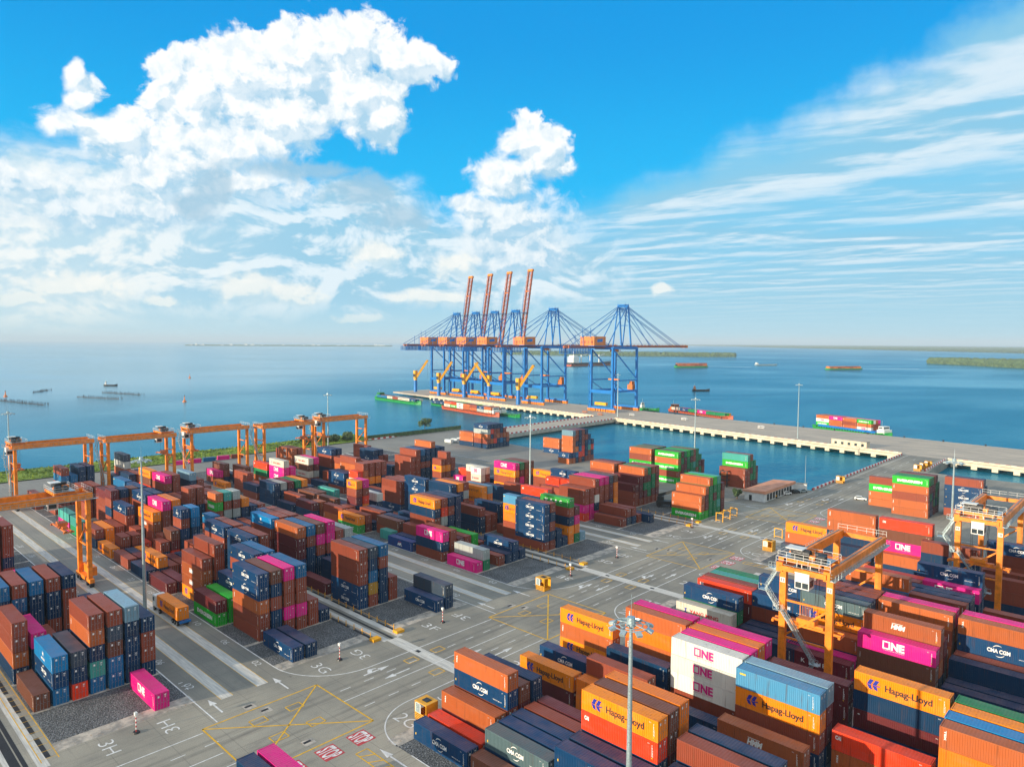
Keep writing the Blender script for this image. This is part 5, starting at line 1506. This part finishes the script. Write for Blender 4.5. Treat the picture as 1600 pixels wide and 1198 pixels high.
def barge(a,b,W_,hullm,cargo,label,tiers=2,H0=2.2,band=None,cab=True,cabm=None,cat='container barge',sc_=1.0,fill=1.0,front=None,cabend=-1):
    a=Vector((*a,SEA)); b=Vector((*b,SEA)); d=b-a; L=d.length; root=empty('container_barge' if cargo else 'workboat',(a+b)/2,math.atan2(d.y,d.x),label,cat,'vessels on the water')
    s=mb(hullm); hull(s,L,W_,H0,n=14,sheer=1.4); s.build('hull',root)
    if band: q=mb(band); q.box(-L*.40,-W_/2-.05,H0,L*.36,W_/2+.05,H0+1.5); q.build('coaming',root)
    t=mb(M_black)
    for i in range(int(L/2.6)): t.tube((-L*.42+i*2.4,-W_/2-.35,H0-.3),(-L*.42+i*2.4,-W_/2+.05,H0-.3),.45,k=8)
    t.build('tyre_fenders',root)
    if cab:
        c=mb(cabm or M_cab); x=-L*.5+1.5 if cabend<0 else L*.5-3.5-L*.09; c.box(x,-W_*.32,H0,x+L*.09,W_*.32,H0+2.8); c.box(x+.6,-W_*.26,H0+2.8,x+L*.07,W_*.26,H0+5.2); c.use(M_glass); c.box(x+L*.07-.01,-W_*.22,H0+3.6,x+L*.07+.03,W_*.22,H0+4.6); c.box(x+.9,-W_*.26-.03,H0+3.6,x+L*.06,-W_*.26,H0+4.6); c.use(M_mast); c.beam((x+1,0,H0+5.2),(x+1,0,H0+9),.18); c.build('wheelhouse',root)
    if cargo:
        rg=random.Random(int(L*10)); rows=max(1,int((W_-1)/2.6)); nb=max(1,int(L*.92/(12.6*sc_))); z0=H0+(.9 if band else .2)
        for i in range(nb):
            for j in range(rows):
                if front and j==0: h=len(front[i%len(front)])
                else: h=tiers if rg.random()<fill else max(1,tiers-1)
                for k in range(h):
                    c=front[i%len(front)][k] if (front and j==0) else cargo[rg.randrange(len(cargo))]; q=mb(FARM[c]); x0=-L*.45+i*12.5*sc_; y0=-rows*1.27+j*2.54; q.box(x0,y0,z0+k*2.65,x0+12.1*sc_,y0+2.44,z0+k*2.65+2.6)
                    if j==0:
                        me=lettering(CC[c][2],12.19,True); n=len(q.v); q.v+=[(x0+(p.co.x+12.19)*sc_,y0-.03,z0+k*2.65+p.co.z*.9) for p in me.vertices]
                        for pl in me.polygons: q.use(me.materials[pl.material_index]); q.f.append(tuple(n+w2 for w2 in pl.vertices)); q.mi.append(q.cur)
                    o=q.build('cargo_container'); o.location=root.location; o.rotation_euler.z=root.rotation_euler.z
                    CARGO.append((o,c,label,i,j,k,h))
    return root
CARGO=[]
barge((-212,580),(-150,556),13,M_green,'RqRprewRc','large green hulled container barge beside the pier, heavily loaded',3,2.6,M_stsblue,front=['ewR','RRp','RrR','wRe','Rp'],cabend=1)
barge((-542,472),(-446,452),13,M_hullred,'ReywrRn','orange hulled container barge moored in front of the blue cranes',2,3.0,front=['yR','ec','ww','RR','Rr','sn'],cabend=1)
barge((-687,493),(-592,480),13,M_green,'nryRb','green hulled barge at the left below the blue cranes',1,3.0,None,True,M_green)
barge((-585,492),(-540,485),9,M_green,'nN','small dark green barge behind the orange one',1,2.0)
barge((-459,468),(-430,462),8,M_green,'','small green workboat near the pier corner',1,2.2,cat='workboat')
barge((-397,606),(-374,604),8,M_green,'','green and white workboat on the seaward side of the pier',1,2.4,cat='workboat')
barge((-368,618),(-288,588),11,M_hullred,'geyYnp','red hulled barge carrying one layer of mixed containers',1,2.0,None,True,M_orange_d)
barge((-1015,1718),(-960,1800),18,M_green,'RrRr','green barge with red containers out on the water',3,4.0,None,True,M_dark)
barge((-620,1990),(-675,1890),18,M_green,'RrRo','distant green barge with orange cargo, far right',2,3.0,None,True)
barge((-943,2063),(-900,2120),14,M_mast,'','small pale blue boat on the far water',1,4,cat='boat')
barge((-500,895),(-484,914),7,M_dark,'','small dark tug on the open water',1,2.2,None,True,M_orange_d,cat='tug')
barge((-1156,338),(-1143,352),5,M_dark,'','small dark fishing boat far left on the water',1,2.0,cat='boat')
barge((-1500,250),(-1490,240),5,M_dark,'','tiny dark boat at the far left edge',1,2.0,cat='boat')
for (o,c,lab,i,j,k,h) in CARGO:
    tag(o,'%s container aboard the %s, %s column, %s row, tier %s'%(CC[c][1].split()[0] if False else CC[c][1],{'l':'big green','o':'orange','g':'green left','s':'small dark','r':'red','d':'far green'}.get(lab[0],'') if False else lab.split('barge')[0]+'barge',ORD[i],ORD[j],['one','two','three'][k]),'container','containers carried by barges')
# tanker ship
root=empty('cargo_ship',(-1260,1655,SEA),math.atan2(190,10),'white and red cargo ship with derricks behind the rightmost blue crane','cargo ship')
s=mb(M_hullred); hull(s,190,28,4,n=16,sheer=3); s.build('hull_lower',root); s=mb(M_dark); hull(s,190,28.4,9,n=16,sheer=4,z0=4); s.build('hull_upper',root)
s=mb(M_cab); s.box(-86,-11,9,-62,11,26); s.box(-82,-9,26,-66,9,31); s.beam((-74,0,31),(-74,0,42),1.2); s.build('superstructure',root)
for x in (-40,0,40): s=mb(M_cab); s.tube((x,0,9),(x,0,32),2.0,1.6,10); s.beam((x,0,28),(x+26,0,34),1.3); s.build('deck_crane',root)
# buoys and fishing stakes
for (u,v,lab) in ((-798,313,'orange channel buoy alone on the left water'),(-1013,190,'small dark buoy near the fishing stakes'),(-1300,520,'small dark channel marker left of the cranes')):
    root=empty('buoy',(u,v,SEA),0,lab,'buoy'); s=mb(M_orange_d); s.tube((0,0,-.5),(0,0,1.6),2.2,1.8,12); s.build('float',root); s=mb(M_orange_d); s.tube((0,0,1.6),(0,0,6.5),.9,.3,8); s.use(M_dark).tube((0,0,6.5),(0,0,7.6),.5,.5,8); s.build('beacon',root)
for i,(a,b,lab) in enumerate((((-1062,228),(-1103,254),'row of fishing stakes at upper left'),((-960,168),(-850,192),'long row of fishing stakes, lower left'),((-946,247),(-880,272),'row of fishing stakes in the middle'),((-1004,291),(-930,312),'fishing stakes farthest right'))):
    root=empty('fishing_stakes',(a[0],a[1],SEA),0,lab,'fishing stakes','rows of fishing stakes'); s=mb(M_dark); d=Vector((b[0]-a[0],b[1]-a[1],0)); n=int(d.length/2.2); rg=random.Random(i)
    for k in range(n):
        for q in range(2): p=d*(k/n)+Vector((rg.uniform(-1,1),q*6+rg.uniform(-1,1),0)); s.beam(p+Vector((0,0,-1)),p+Vector((rg.uniform(-.3,.3),0,rg.uniform(2,3.6))),.22)
    s.beam((0,0,1.4),(d.x,d.y,1.4),.2); s.beam((0,0,.6),(d.x,d.y,.6),.5); s.build('stakes',root)
# wake foam
s=mb(M_foam)
for (a,b,w_) in (((-1200,1850),(-880,1900),4),((-700,1950),(-520,2150),4)): 
    A_=Vector((*a,0)); B_=Vector((*b,0)); t=(B_-A_).normalized(); n=Vector((-t.y,t.x,0)); s.face([(A_.x,A_.y,SEA+.05),((B_+n*w_).x,(B_+n*w_).y,SEA+.05),((B_-n*w_).x,(B_-n*w_).y,SEA+.05)])
structure(s,'boat_wakes')
# ------------------------------------------------------------------ mangrove islands and far land
def island(pts,h,name,label,n,cr=9,seed=1,kind='stuff',zb=SEA):
    rg=random.Random(seed); s=mb(M_leaf); xs=[p[0] for p in pts]; ys=[p[1] for p in pts]
    def inside(x,y):
        c=False; j=len(pts)-1
        for i in range(len(pts)):
            if (pts[i][1]>y)!=(pts[j][1]>y) and x<(pts[j][0]-pts[i][0])*(y-pts[i][1])/(pts[j][1]-pts[i][1])+pts[i][0]: c=not c
            j=i
        return c
    s.poly(pts,zb-1,zb+1.0)
    k=0
    while k<n:
        if k<n*.45:
            i=rg.randrange(len(pts)); j=(i+1)%len(pts); f=rg.random(); x=pts[i][0]+(pts[j][0]-pts[i][0])*f; y=pts[i][1]+(pts[j][1]-pts[i][1])*f
        else:
            x=rg.uniform(min(xs),max(xs)); y=rg.uniform(min(ys),max(ys))
            if not inside(x,y): continue
        k+=1; r=cr*rg.uniform(.6,1.5); hh=h*rg.uniform(.55,1.1); m=len(s.v); q=7
        s.v.append((x+rg.uniform(-r,r)*.3,y+rg.uniform(-r,r)*.3,zb+hh))
        for ring,(rr,zz) in enumerate(((.55,.93),(1.0,.62),(.75,.0))):
            for a in range(q): t=2*math.pi*(a+rg.random()*.6)/q; e=rg.uniform(.75,1.2); s.v.append((x+math.cos(t)*r*rr*e,y+math.sin(t)*r*rr*e,zb+hh*zz*rg.uniform(.88,1.08)))
        for a in range(q): s.f.append((m,m+1+a,m+1+(a+1)%q)); s.mi.append(0)
        for ring in (0,1):
            o=m+1+ring*q
            for a in range(q): s.f.append((o+a,o+q+a,o+q+(a+1)%q,o+(a+1)%q)); s.mi.append(0)
    tag(s.build(name),label,'mangrove forest',kind='stuff')
island([(-2700,2760),(-2300,2880),(-1800,3120),(-1600,3260),(-1720,3400),(-2100,3260),(-2700,3000)],19,'mangrove_island','green mangrove island behind the blue cranes',2600,10,1)
island([(-640,2790),(-480,2640),(-332,2470),(0,2300),(500,2150),(600,2400),(100,2600),(-300,2760),(-560,2900)],20,'mangrove_island','green mangrove point at the right edge of the water',3600,10,2)
island([(-9500,15800),(-6770,13700),(-4500,10700),(-2500,8600),(-883,6700),(300,6000),(4000,8000),(2000,11000),(-5000,17000)],22,'mangrove_coast','long low mangrove coast along the right horizon',9000,40,3)
rg=random.Random(5)
s=mb(M_leaf); s.poly([(-9500,3750),(-7700,5700),(-7900,5900),(-9800,3900)],SEA,SEA+14); structure(s,'far_shore')
for i in range(22):
    f=rg.random(); x=-9450+1720*f; y=3800+1880*f; o=mb(M_wall); w_=rg.uniform(12,40); h=rg.uniform(8,24); o.box(-w_/2,-10,0,w_/2,10,h); o.use(M_glass)
    for q in range(3): o.box(-w_/2+2,-10.3,h*.2+q*h*.25,w_/2-2,-10,h*.27+q*h*.25)
    b=o.build('building',None,(x,y,SEA+8),.8); tag(b,'tiny pale building on the far left horizon','building','buildings on the far shore')
# ------------------------------------------------------------------ yard furniture
def signpost(u,v,lab):
    root=empty('sign_post',(u,v,0),0,lab,'sign post','striped posts with white boxes'); s=mb(M_dark); s.tube((0,0,0),(0,0,.25),.6,.5,10); s.build('base',root)
    s=MB()
    for i in range(8): s.use(M_white if i%2 else M_red); s.tube((0,0,.25+i*.34),(0,0,.25+(i+1)*.34),.09,k=8)
    s.build('pole',root); s=mb(M_cab); s.box(-.3,-.2,2.95,.3,.2,3.45); s.box(-.45,-.04,3.05,-.3,.04,3.3); s.build('box',root)
for u,v,lab in ((-121.3,38.7,'striped post between the 3H markings'),(-120.4,76.5,'striped post between the 3G markings'),(-120,103.4,'striped post between the 3F markings'),(-119.4,149.,'striped post between the 3E markings'),(-119.8,171.5,'striped post between the 3D markings'),(-121,218,'striped post near the 3C markings')): signpost(u,v,lab)
def booth(u,v,lab,rz=0,open_=False):
    root=empty('safety_booth',(u,v,0),rz,lab,'booth','yellow safety booths'); s=mb(M_yellow); W_,D,H_=3.0,2.6,3.2
    s.box(0,0,.05,W_,D,.15); s.box(0,0,H_-.12,W_,D,H_); s.box(W_-.1,.1,.15,W_,D-.1,H_-.12) if not open_ else None
    for x in (0,W_-.12):
        for y in (0,D-.12): s.box(x,y,.15,x+.12,y+.12,H_-.12)
    s.box(.12,D-.1,.15,W_-.1,D,H_-.12); s.build('frame',root)
    q=MB()
    for i in range(8):
        q.use(M_yellow if i%2 else M_black); z=.16+i*.14
        q.box(.12,0,z,W_-.12,.06,z+.14); q.box(0,.12,z,.06,D-.12,z+.14)
    q.build('striped_panel',root); g=mb(M_cab); g.box(.12,.01,1.3,.25,.05,H_-.2); g.box(.12,.01,H_-.3,1.5,.05,H_-.2); g.box(.12,.01,1.2,1.5,.05,1.3); g.box(1.35,.01,1.3,1.5,.05,H_-.2); g.build('window_frame',root)
    g=mb(M_mast); g.box(.25,.02,1.3,1.35,.04,H_-.2); g.build('window',root); g=mb(M_dark); g.box(.9,.8,H_+.003,2.2,1.9,H_+.10); g.build('roof_panel',root)
booth(-92.2,73.2,'yellow booth with striped base beside the 2G marking')
booth(-119.4,134.6,'yellow booth in the centre beside the dark gravel bed',0,True)
booth(-92.0,209.6,'yellow booth near the far orange gantry stacks')
booth(-118.6,199.5,'distant yellow booth at the 3C bed') if False else None
def yframe(u,v,lab,n=3,rz=0,sp=5.5,w_=2.6):
    root=empty('yellow_frame',(u,v,0),rz,lab,'steel frame','yellow steel truck-guide frames'); s=mb(M_yellow)
    for i in range(n):
        y=i*sp
        for x in (0,w_): s.beam((x,y,0),(x,y,3.2),.22)
        s.beam((0,y,3.1),(w_,y,3.1),.22); s.beam((0,y,.5),(w_,y,.5),.15)
        if i<n-1: s.beam((w_/2,y,3.2),(w_/2,y+sp,3.2),.3); 
    s.build('frame',root)
yframe(-119.5,232.5,'yellow steel frame beside the tall green stack',3)
yframe(-95.5,226.5,'yellow steel frame left of the yellow-orange container',1)
for i,(u,v) in enumerate(((-96.5,396),(-95.8,404),(-95.5,412),(-113.6,336))): booth(u,v,'small yellow %s on the causeway barrier, %s from camera'%('block' ,ORD[i]),0,True)
# truck
def truck(u,v,c,label):
    root=empty('truck',(u,v,0),math.pi,label,'truck'); ch=mb(M_stsblue); ch.box(-1,.45,1.0,14,1.0,1.3); ch.box(-1,1.5,1.0,14,2.05,1.3); 
    for x in (0,3,6,9,12): ch.box(x,.1,1.15,x+.25,2.4,1.38)
    ch.box(-1.1,0,.9,-.8,2.5,1.35); ch.build('chassis',root)
    cb=mb(M_cab); cb.box(13.2,.02,.9,15.2,2.48,3.6); cb.use(M_glass).box(15.2,.25,2.2,15.23,2.25,3.3); cb.box(14.0,2.48,2.2,15.0,2.5,3.2); cb.box(14.0,0,2.2,15.0,.02,3.2); cb.build('cab',root)
    for x in (.6,1.9,3.2,11.0,14.3):
        for y in (.0,2.1): w_=mb(M_black); w_.tube((x,y,.52),(x,y+.42,.52),.52,k=16); w_.use(M_rod).tube((x,y-.01,.52),(x,y+.43,.52),.22,k=10); w_.build('wheel',root)
    return root
truck(-160.5,62.9,'h','white truck cab and blue chassis under a yellow-orange container in the lane')
o=make_container('G',0,0,0,'h',-160.3,60.3,1.4,12.19,1); o['label']='yellow-orange container with a chevron emblem riding on the moving truck'
def car(u,v,rz,m,label):
    root=empty('parked_car',(u,v,0.0),rz,label,'car','cars parked by the shed'); s=mb(m)
    prof=[(-2.3,.35),(-2.3,.95),(-2.05,1.05),(-1.65,1.55),(.35,1.6),(1.15,1.05),(2.2,.9),(2.3,.35)]
    def ex(pr_,y0,y1,mm,ins=0):
        n=len(pr_); k=len(s.v); s.use(mm); s.v+=[(x,y0,z) for x,z in pr_]+[(x,y1,z) for x,z in pr_]
        s.f.append(tuple(k+i for i in range(n-1,-1,-1))[::-1]); s.f.append(tuple(k+n+i for i in range(n))[::-1]); s.mi+=[s.cur]*2
        for i in range(n): j=(i+1)%n; s.f.append((k+i,k+j,k+n+j,k+n+i)); s.mi.append(s.cur)
    ex(prof,-.9,.9,m); s.build('body',root)
    s=mb(M_glass); ex([(-1.85,1.02),(-1.6,1.48),(.3,1.52),(.95,1.02)],-.92,.92,M_glass); s.face([(1.13,-.75,1.09),(1.13,.75,1.09),(.42,.7,1.60),(.42,-.7,1.60)]); s.build('windows',root)
    for x in (-1.45,1.45):
        for y in (-.92,.72): w_=mb(M_black); w_.tube((x,y,.33),(x,y+.2,.33),.33,k=14); w_.build('wheel',root)
car(-93.5,306,0.2,M_white,'white pickup parked beside the far right container stacks'); car(-119.4,294.2,1.2,M_white,'white car parked in front of the shed'); car(-117.9,300.2,1.2,M_dark,'dark car parked next to the white one'); car(-116.4,304.0,1.2,M_mast,'pale blue-grey car parked beside the white kiosk')
def forklift(u,v,label):
    root=empty('forklift',(u,v,0),1.0,label,'forklift'); s=mb(M_yellow); s.box(-1.6,-.8,.4,.6,.8,1.3); s.box(-1.7,-.7,.5,-1.3,.7,1.5); s.build('body',root); s=mb(M_dark)
    for x in (-.9,.5):
        for y in (-.7,.7): s.beam((x,y,1.3),(x,y,2.5),.1)
    s.box(-1,-.8,2.5,.6,.8,2.6); s.build('overhead_guard',root); s=mb(M_dark); s.beam((.8,-.4,.1),(.8,-.4,3.0),.15); s.beam((.8,.4,.1),(.8,.4,3.0),.15); s.box(.8,-.5,.1,2.0,-.3,.18); s.box(.8,.3,.1,2.0,.5,.18); s.build('mast',root)
    for x in (-1.1,.4):
        for y in (-.95,.7): w_=mb(M_black); w_.tube((x,y,.4),(x,y+.25,.4),.4,k=12); w_.build('wheel',root)
forklift(-120.4,284.5,'yellow forklift parked at the shed corner')
# shed
root=empty('shed',(-128.4,273.7,0),0,'long low shed with terracotta roof and pale walls by the basin','shed'); s=mb(M_wall); s.box(0,0,0,8.5,29,3.4); s.build('walls',root)
s=mb(M_roof); s.v+=[(-.6,-.6,3.42),(9.2,-.6,3.42),(9.2,29.6,3.42),(-.6,29.6,3.42),(-.6,-.6,4.0),(9.2,-.6,4.6),(9.2,29.6,4.6),(-.6,29.6,4.0)]; s.f+=[(0,3,2,1),(4,5,6,7),(0,1,5,4),(1,2,6,5),(2,3,7,6),(3,0,4,7)]; s.mi+=[0]*6; s.build('roof',root)
s=mb(M_dark); s.box(2.0,-.03,0,3.2,0,2.2); s.build('doorway',root); s=mb(M_dark); s.box(8.5,1.5,.3,8.53,27,2.9); s.build('open_bay',root)
for i in range(10): s=mb(M_white); s.box(8.54,1.5+i*2.8,0,8.74,1.8+i*2.8,3.3); s.build('post',root)
root=empty('kiosk',(-122.0,305.6,0),.25,'white kiosk with thin antenna mast beside the basin','kiosk'); s=mb(M_white); s.box(0,0,0,6.2,2.6,3.0); s.build('walls',root); s=mb(M_conc); s.box(-.1,-.1,3.0,6.3,2.7,3.12); s.build('roof',root); s=mb(M_mast); s.tube((5.5,1.3,3.1),(5.5,1.3,15.5),.12,.05,8); s.build('antenna',root)
root=empty('storage_hut',(-137,inner(-137)+1.5,.03),math.atan2(-.155,1),'long cream hut on the pier beside the causeway','hut'); s=mb(M_cream); s.box(-22,0,0,0,4,4.2); s.build('walls',root); s=mb(M_conc); s.box(-22.3,-.3,4.2,.3,4.3,4.45); s.build('roof',root); s=mb(M_glass)
for i in range(5): s.box(-20+i*4.2,-.04,1.4,-18.4+i*4.2,0,2.9)
s.build('windows',root)
# straddle frames at green stack, dark truck
for (u,v,lab) in ((-171,321,'tall dark steel tower frame between green stacks and basin, left'),(-165,321.5,'tall dark steel tower frame between green stacks and basin, right')):
    pass
def tower(u,v,lab,h=9):
    root=empty('steel_frame',(u,v,0),0,lab,'steel frame','dark steel frames by the basin'); s=mb(M_dark)
    for x in (0,3.2):
        for y in (0,3.2): s.beam((x,y,0),(x,y,h),.4)
    for k in range(4):
        z=1+k*(h-1)/3
        for q in (((0,0),(3.2,0)),((3.2,0),(3.2,3.2)),((3.2,3.2),(0,3.2)),((0,3.2),(0,0))): s.beam((*q[0],z),(*q[1],z),.3)
    s.use(M_orange_d).box(.3,.3,h-2,2.9,2.9,h-1.2); s.build('frame',root)
tower(-148,291,'dark steel frame left of the pair behind the green stack',7); tower(-150,302,'dark steel frame right of the pair behind the green stack',9)
root=empty('reach_stacker',(-147,236.5,0),.4,'dark reach stacker parked behind the green and orange stack','reach stacker'); s=mb(M_dark); s.box(0,0,1,7.5,3.2,2.4); s.box(.3,.3,2.4,2.6,2.9,4.0); s.beam((.5,1.6,4.2),(8.5,1.6,7.2),1.0); s.build('body',root)
for x in (1,6.4):
    for y in (-.4,2.9): w_=mb(M_black); w_.tube((x,y,.9),(x,y+.7,.9),.9,k=14); w_.build('wheel',root)
# tank containers row
for i in range(5):
    root=empty('tank_container',(-330.5-0*i,291.5+i*5.2,0),0,'white tank container in the row on open ground, %s from left'%ORD[i],'tank container','white tank containers'); s=mb(M_white); s.tube((-6,1.25,1.4),(-.2,1.25,1.4),1.15,k=16); s.build('tank',root); s=mb(M_mast)
    for x in (-6.1,-.05):
        for y in (.05,2.4): s.beam((x,y,0),(x,y,2.6),.14)
        s.beam((x,.05,2.55),(x,2.4,2.55),.14); s.beam((x,.05,.1),(x,2.4,.1),.14)
    for y in (.05,2.4): s.beam((-6.1,y,.1),(-.05,y,.1),.14); s.beam((-6.1,y,2.55),(-.05,y,2.55),.12)
    s.build('frame',root)
# small blocks along the shore road
for i in range(26):
    c='pNppbprp'[i%8]; v=70+i*7.6; 
    if not(10<=i<=14): continue
    o=mb(FARM[c]); o.box(-6,0,0,0,2.4,2.0); o.box(-6.02,-.02,1.95,.02,2.42,2.05); 
    b=o.build('site_container',None,(-371.5,v,0),1.35); tag(b,'%s short container on the shore road, number %s from left'%(CC[c][1],ORD[i] if i<14 else ORD[i-14]+' after the midpoint'),'container','short containers along the shore road')
# green fence and bushes
root=empty('shore_fence',(-381,262,0),0,'dark green mesh fence along the shore corner','fence'); s=mb(M_dark)
for i in range(22): s.beam((0,i*4,0),(0,i*4,3.2),.15)
s.use(M_leaf); s.box(-.05,0,.2,.05,84,2.9); s.build('mesh_panels',root)
def bush(u,v,r,h,lab,tree=False,seed=0,z=0):
    rg=random.Random(seed); root=empty('tree' if tree else 'shrub',(u,v,z),0,lab,'tree' if tree else 'shrub'); s=mb(M_bark)
    s.tube((0,0,0),(.2,.1,h*.5),.28,.16,7); 
    for i in range(5): a=i*1.3; s.tube((.15,.1,h*.35),(math.cos(a)*r*.5,math.sin(a)*r*.5,h*.72),.12,.05,5)
    s.build('trunk',root); s=mb(M_leaf)
    for c in range(16):
        a=rg.random()*6.28; q=r*math.sqrt(rg.random())*.8; cx,cy,cz=math.cos(a)*q,math.sin(a)*q,h*rg.uniform(.45,.92); cr=r*rg.uniform(.28,.5)
        for k in range(70):
            d=Vector((rg.gauss(0,1),rg.gauss(0,1),rg.gauss(0,.8))).normalized()*cr*rg.uniform(.6,1); p=Vector((cx,cy,cz))+d; e=Vector((rg.gauss(0,1),rg.gauss(0,1),rg.gauss(0,1))).normalized()*.45; f=e.cross(d).normalized()*.3
            s.face([p-e,p-f,p+e,p+f])
    s.build('crown',root)
bush(-398,326,5,8,'lone round tree standing beyond the fence by the water',True,1)
for i in range(8): bush(-386-rg.random()*9,222+i*5.2,3.0+rg.random()*1.5,2.6+rg.random()*1.6,'shrub on the grass bank near the last orange crane, %s from left'%ORD[i],False,10+i)
bush(-130.8,272,2,4,'small flowering shrub at the shed corner',False,77)
# pier clutter
for i,(u,off,lab) in enumerate(((-395,14,'small yellow lashing cage on the pier, left'),(-372,10,'small lashing cage on the pier near the mast'),(-350,30,'pale platform trailer on the pier'),(-300,40,'small pier utility box, first'),(-230,42,'small pier utility box, second'))):
    root=empty('pier_equipment',(u,inner(u)+off,.03),0,lab,'equipment'); s=mb(M_orange_d if i<2 else M_cab)
    for x in (0,4):
        for y in (0,2): s.beam((x,y,0),(x,y,2),.2)
    s.box(-.2,-.2,.4,4.2,2.2,.7); s.box(-.2,-.2,1.8,4.2,2.2,2.0); s.build('cage',root)
build_containers()

# ------------------------------------------------------------------ haze
h=MB(); m=bpy.data.materials.new('haze_air'); m.use_nodes=True; m.node_tree.nodes.clear(); N=NT(m.node_tree)
pv=N.new('ShaderNodeVolumePrincipled'); pv.inputs['Color'].default_value=(.72,.88,1.0,1); pv.inputs['Density'].default_value=HAZE_D; pv.inputs['Anisotropy'].default_value=0.0
N.l.new(pv.outputs[0],N.new('ShaderNodeOutputMaterial').inputs['Volume'])
h.use(m); h.box(-46000,-22000,-40,42000,46000,200); o=h.build('haze'); tag(o,'pale sea haze over the water and far shore','haze',kind='stuff')
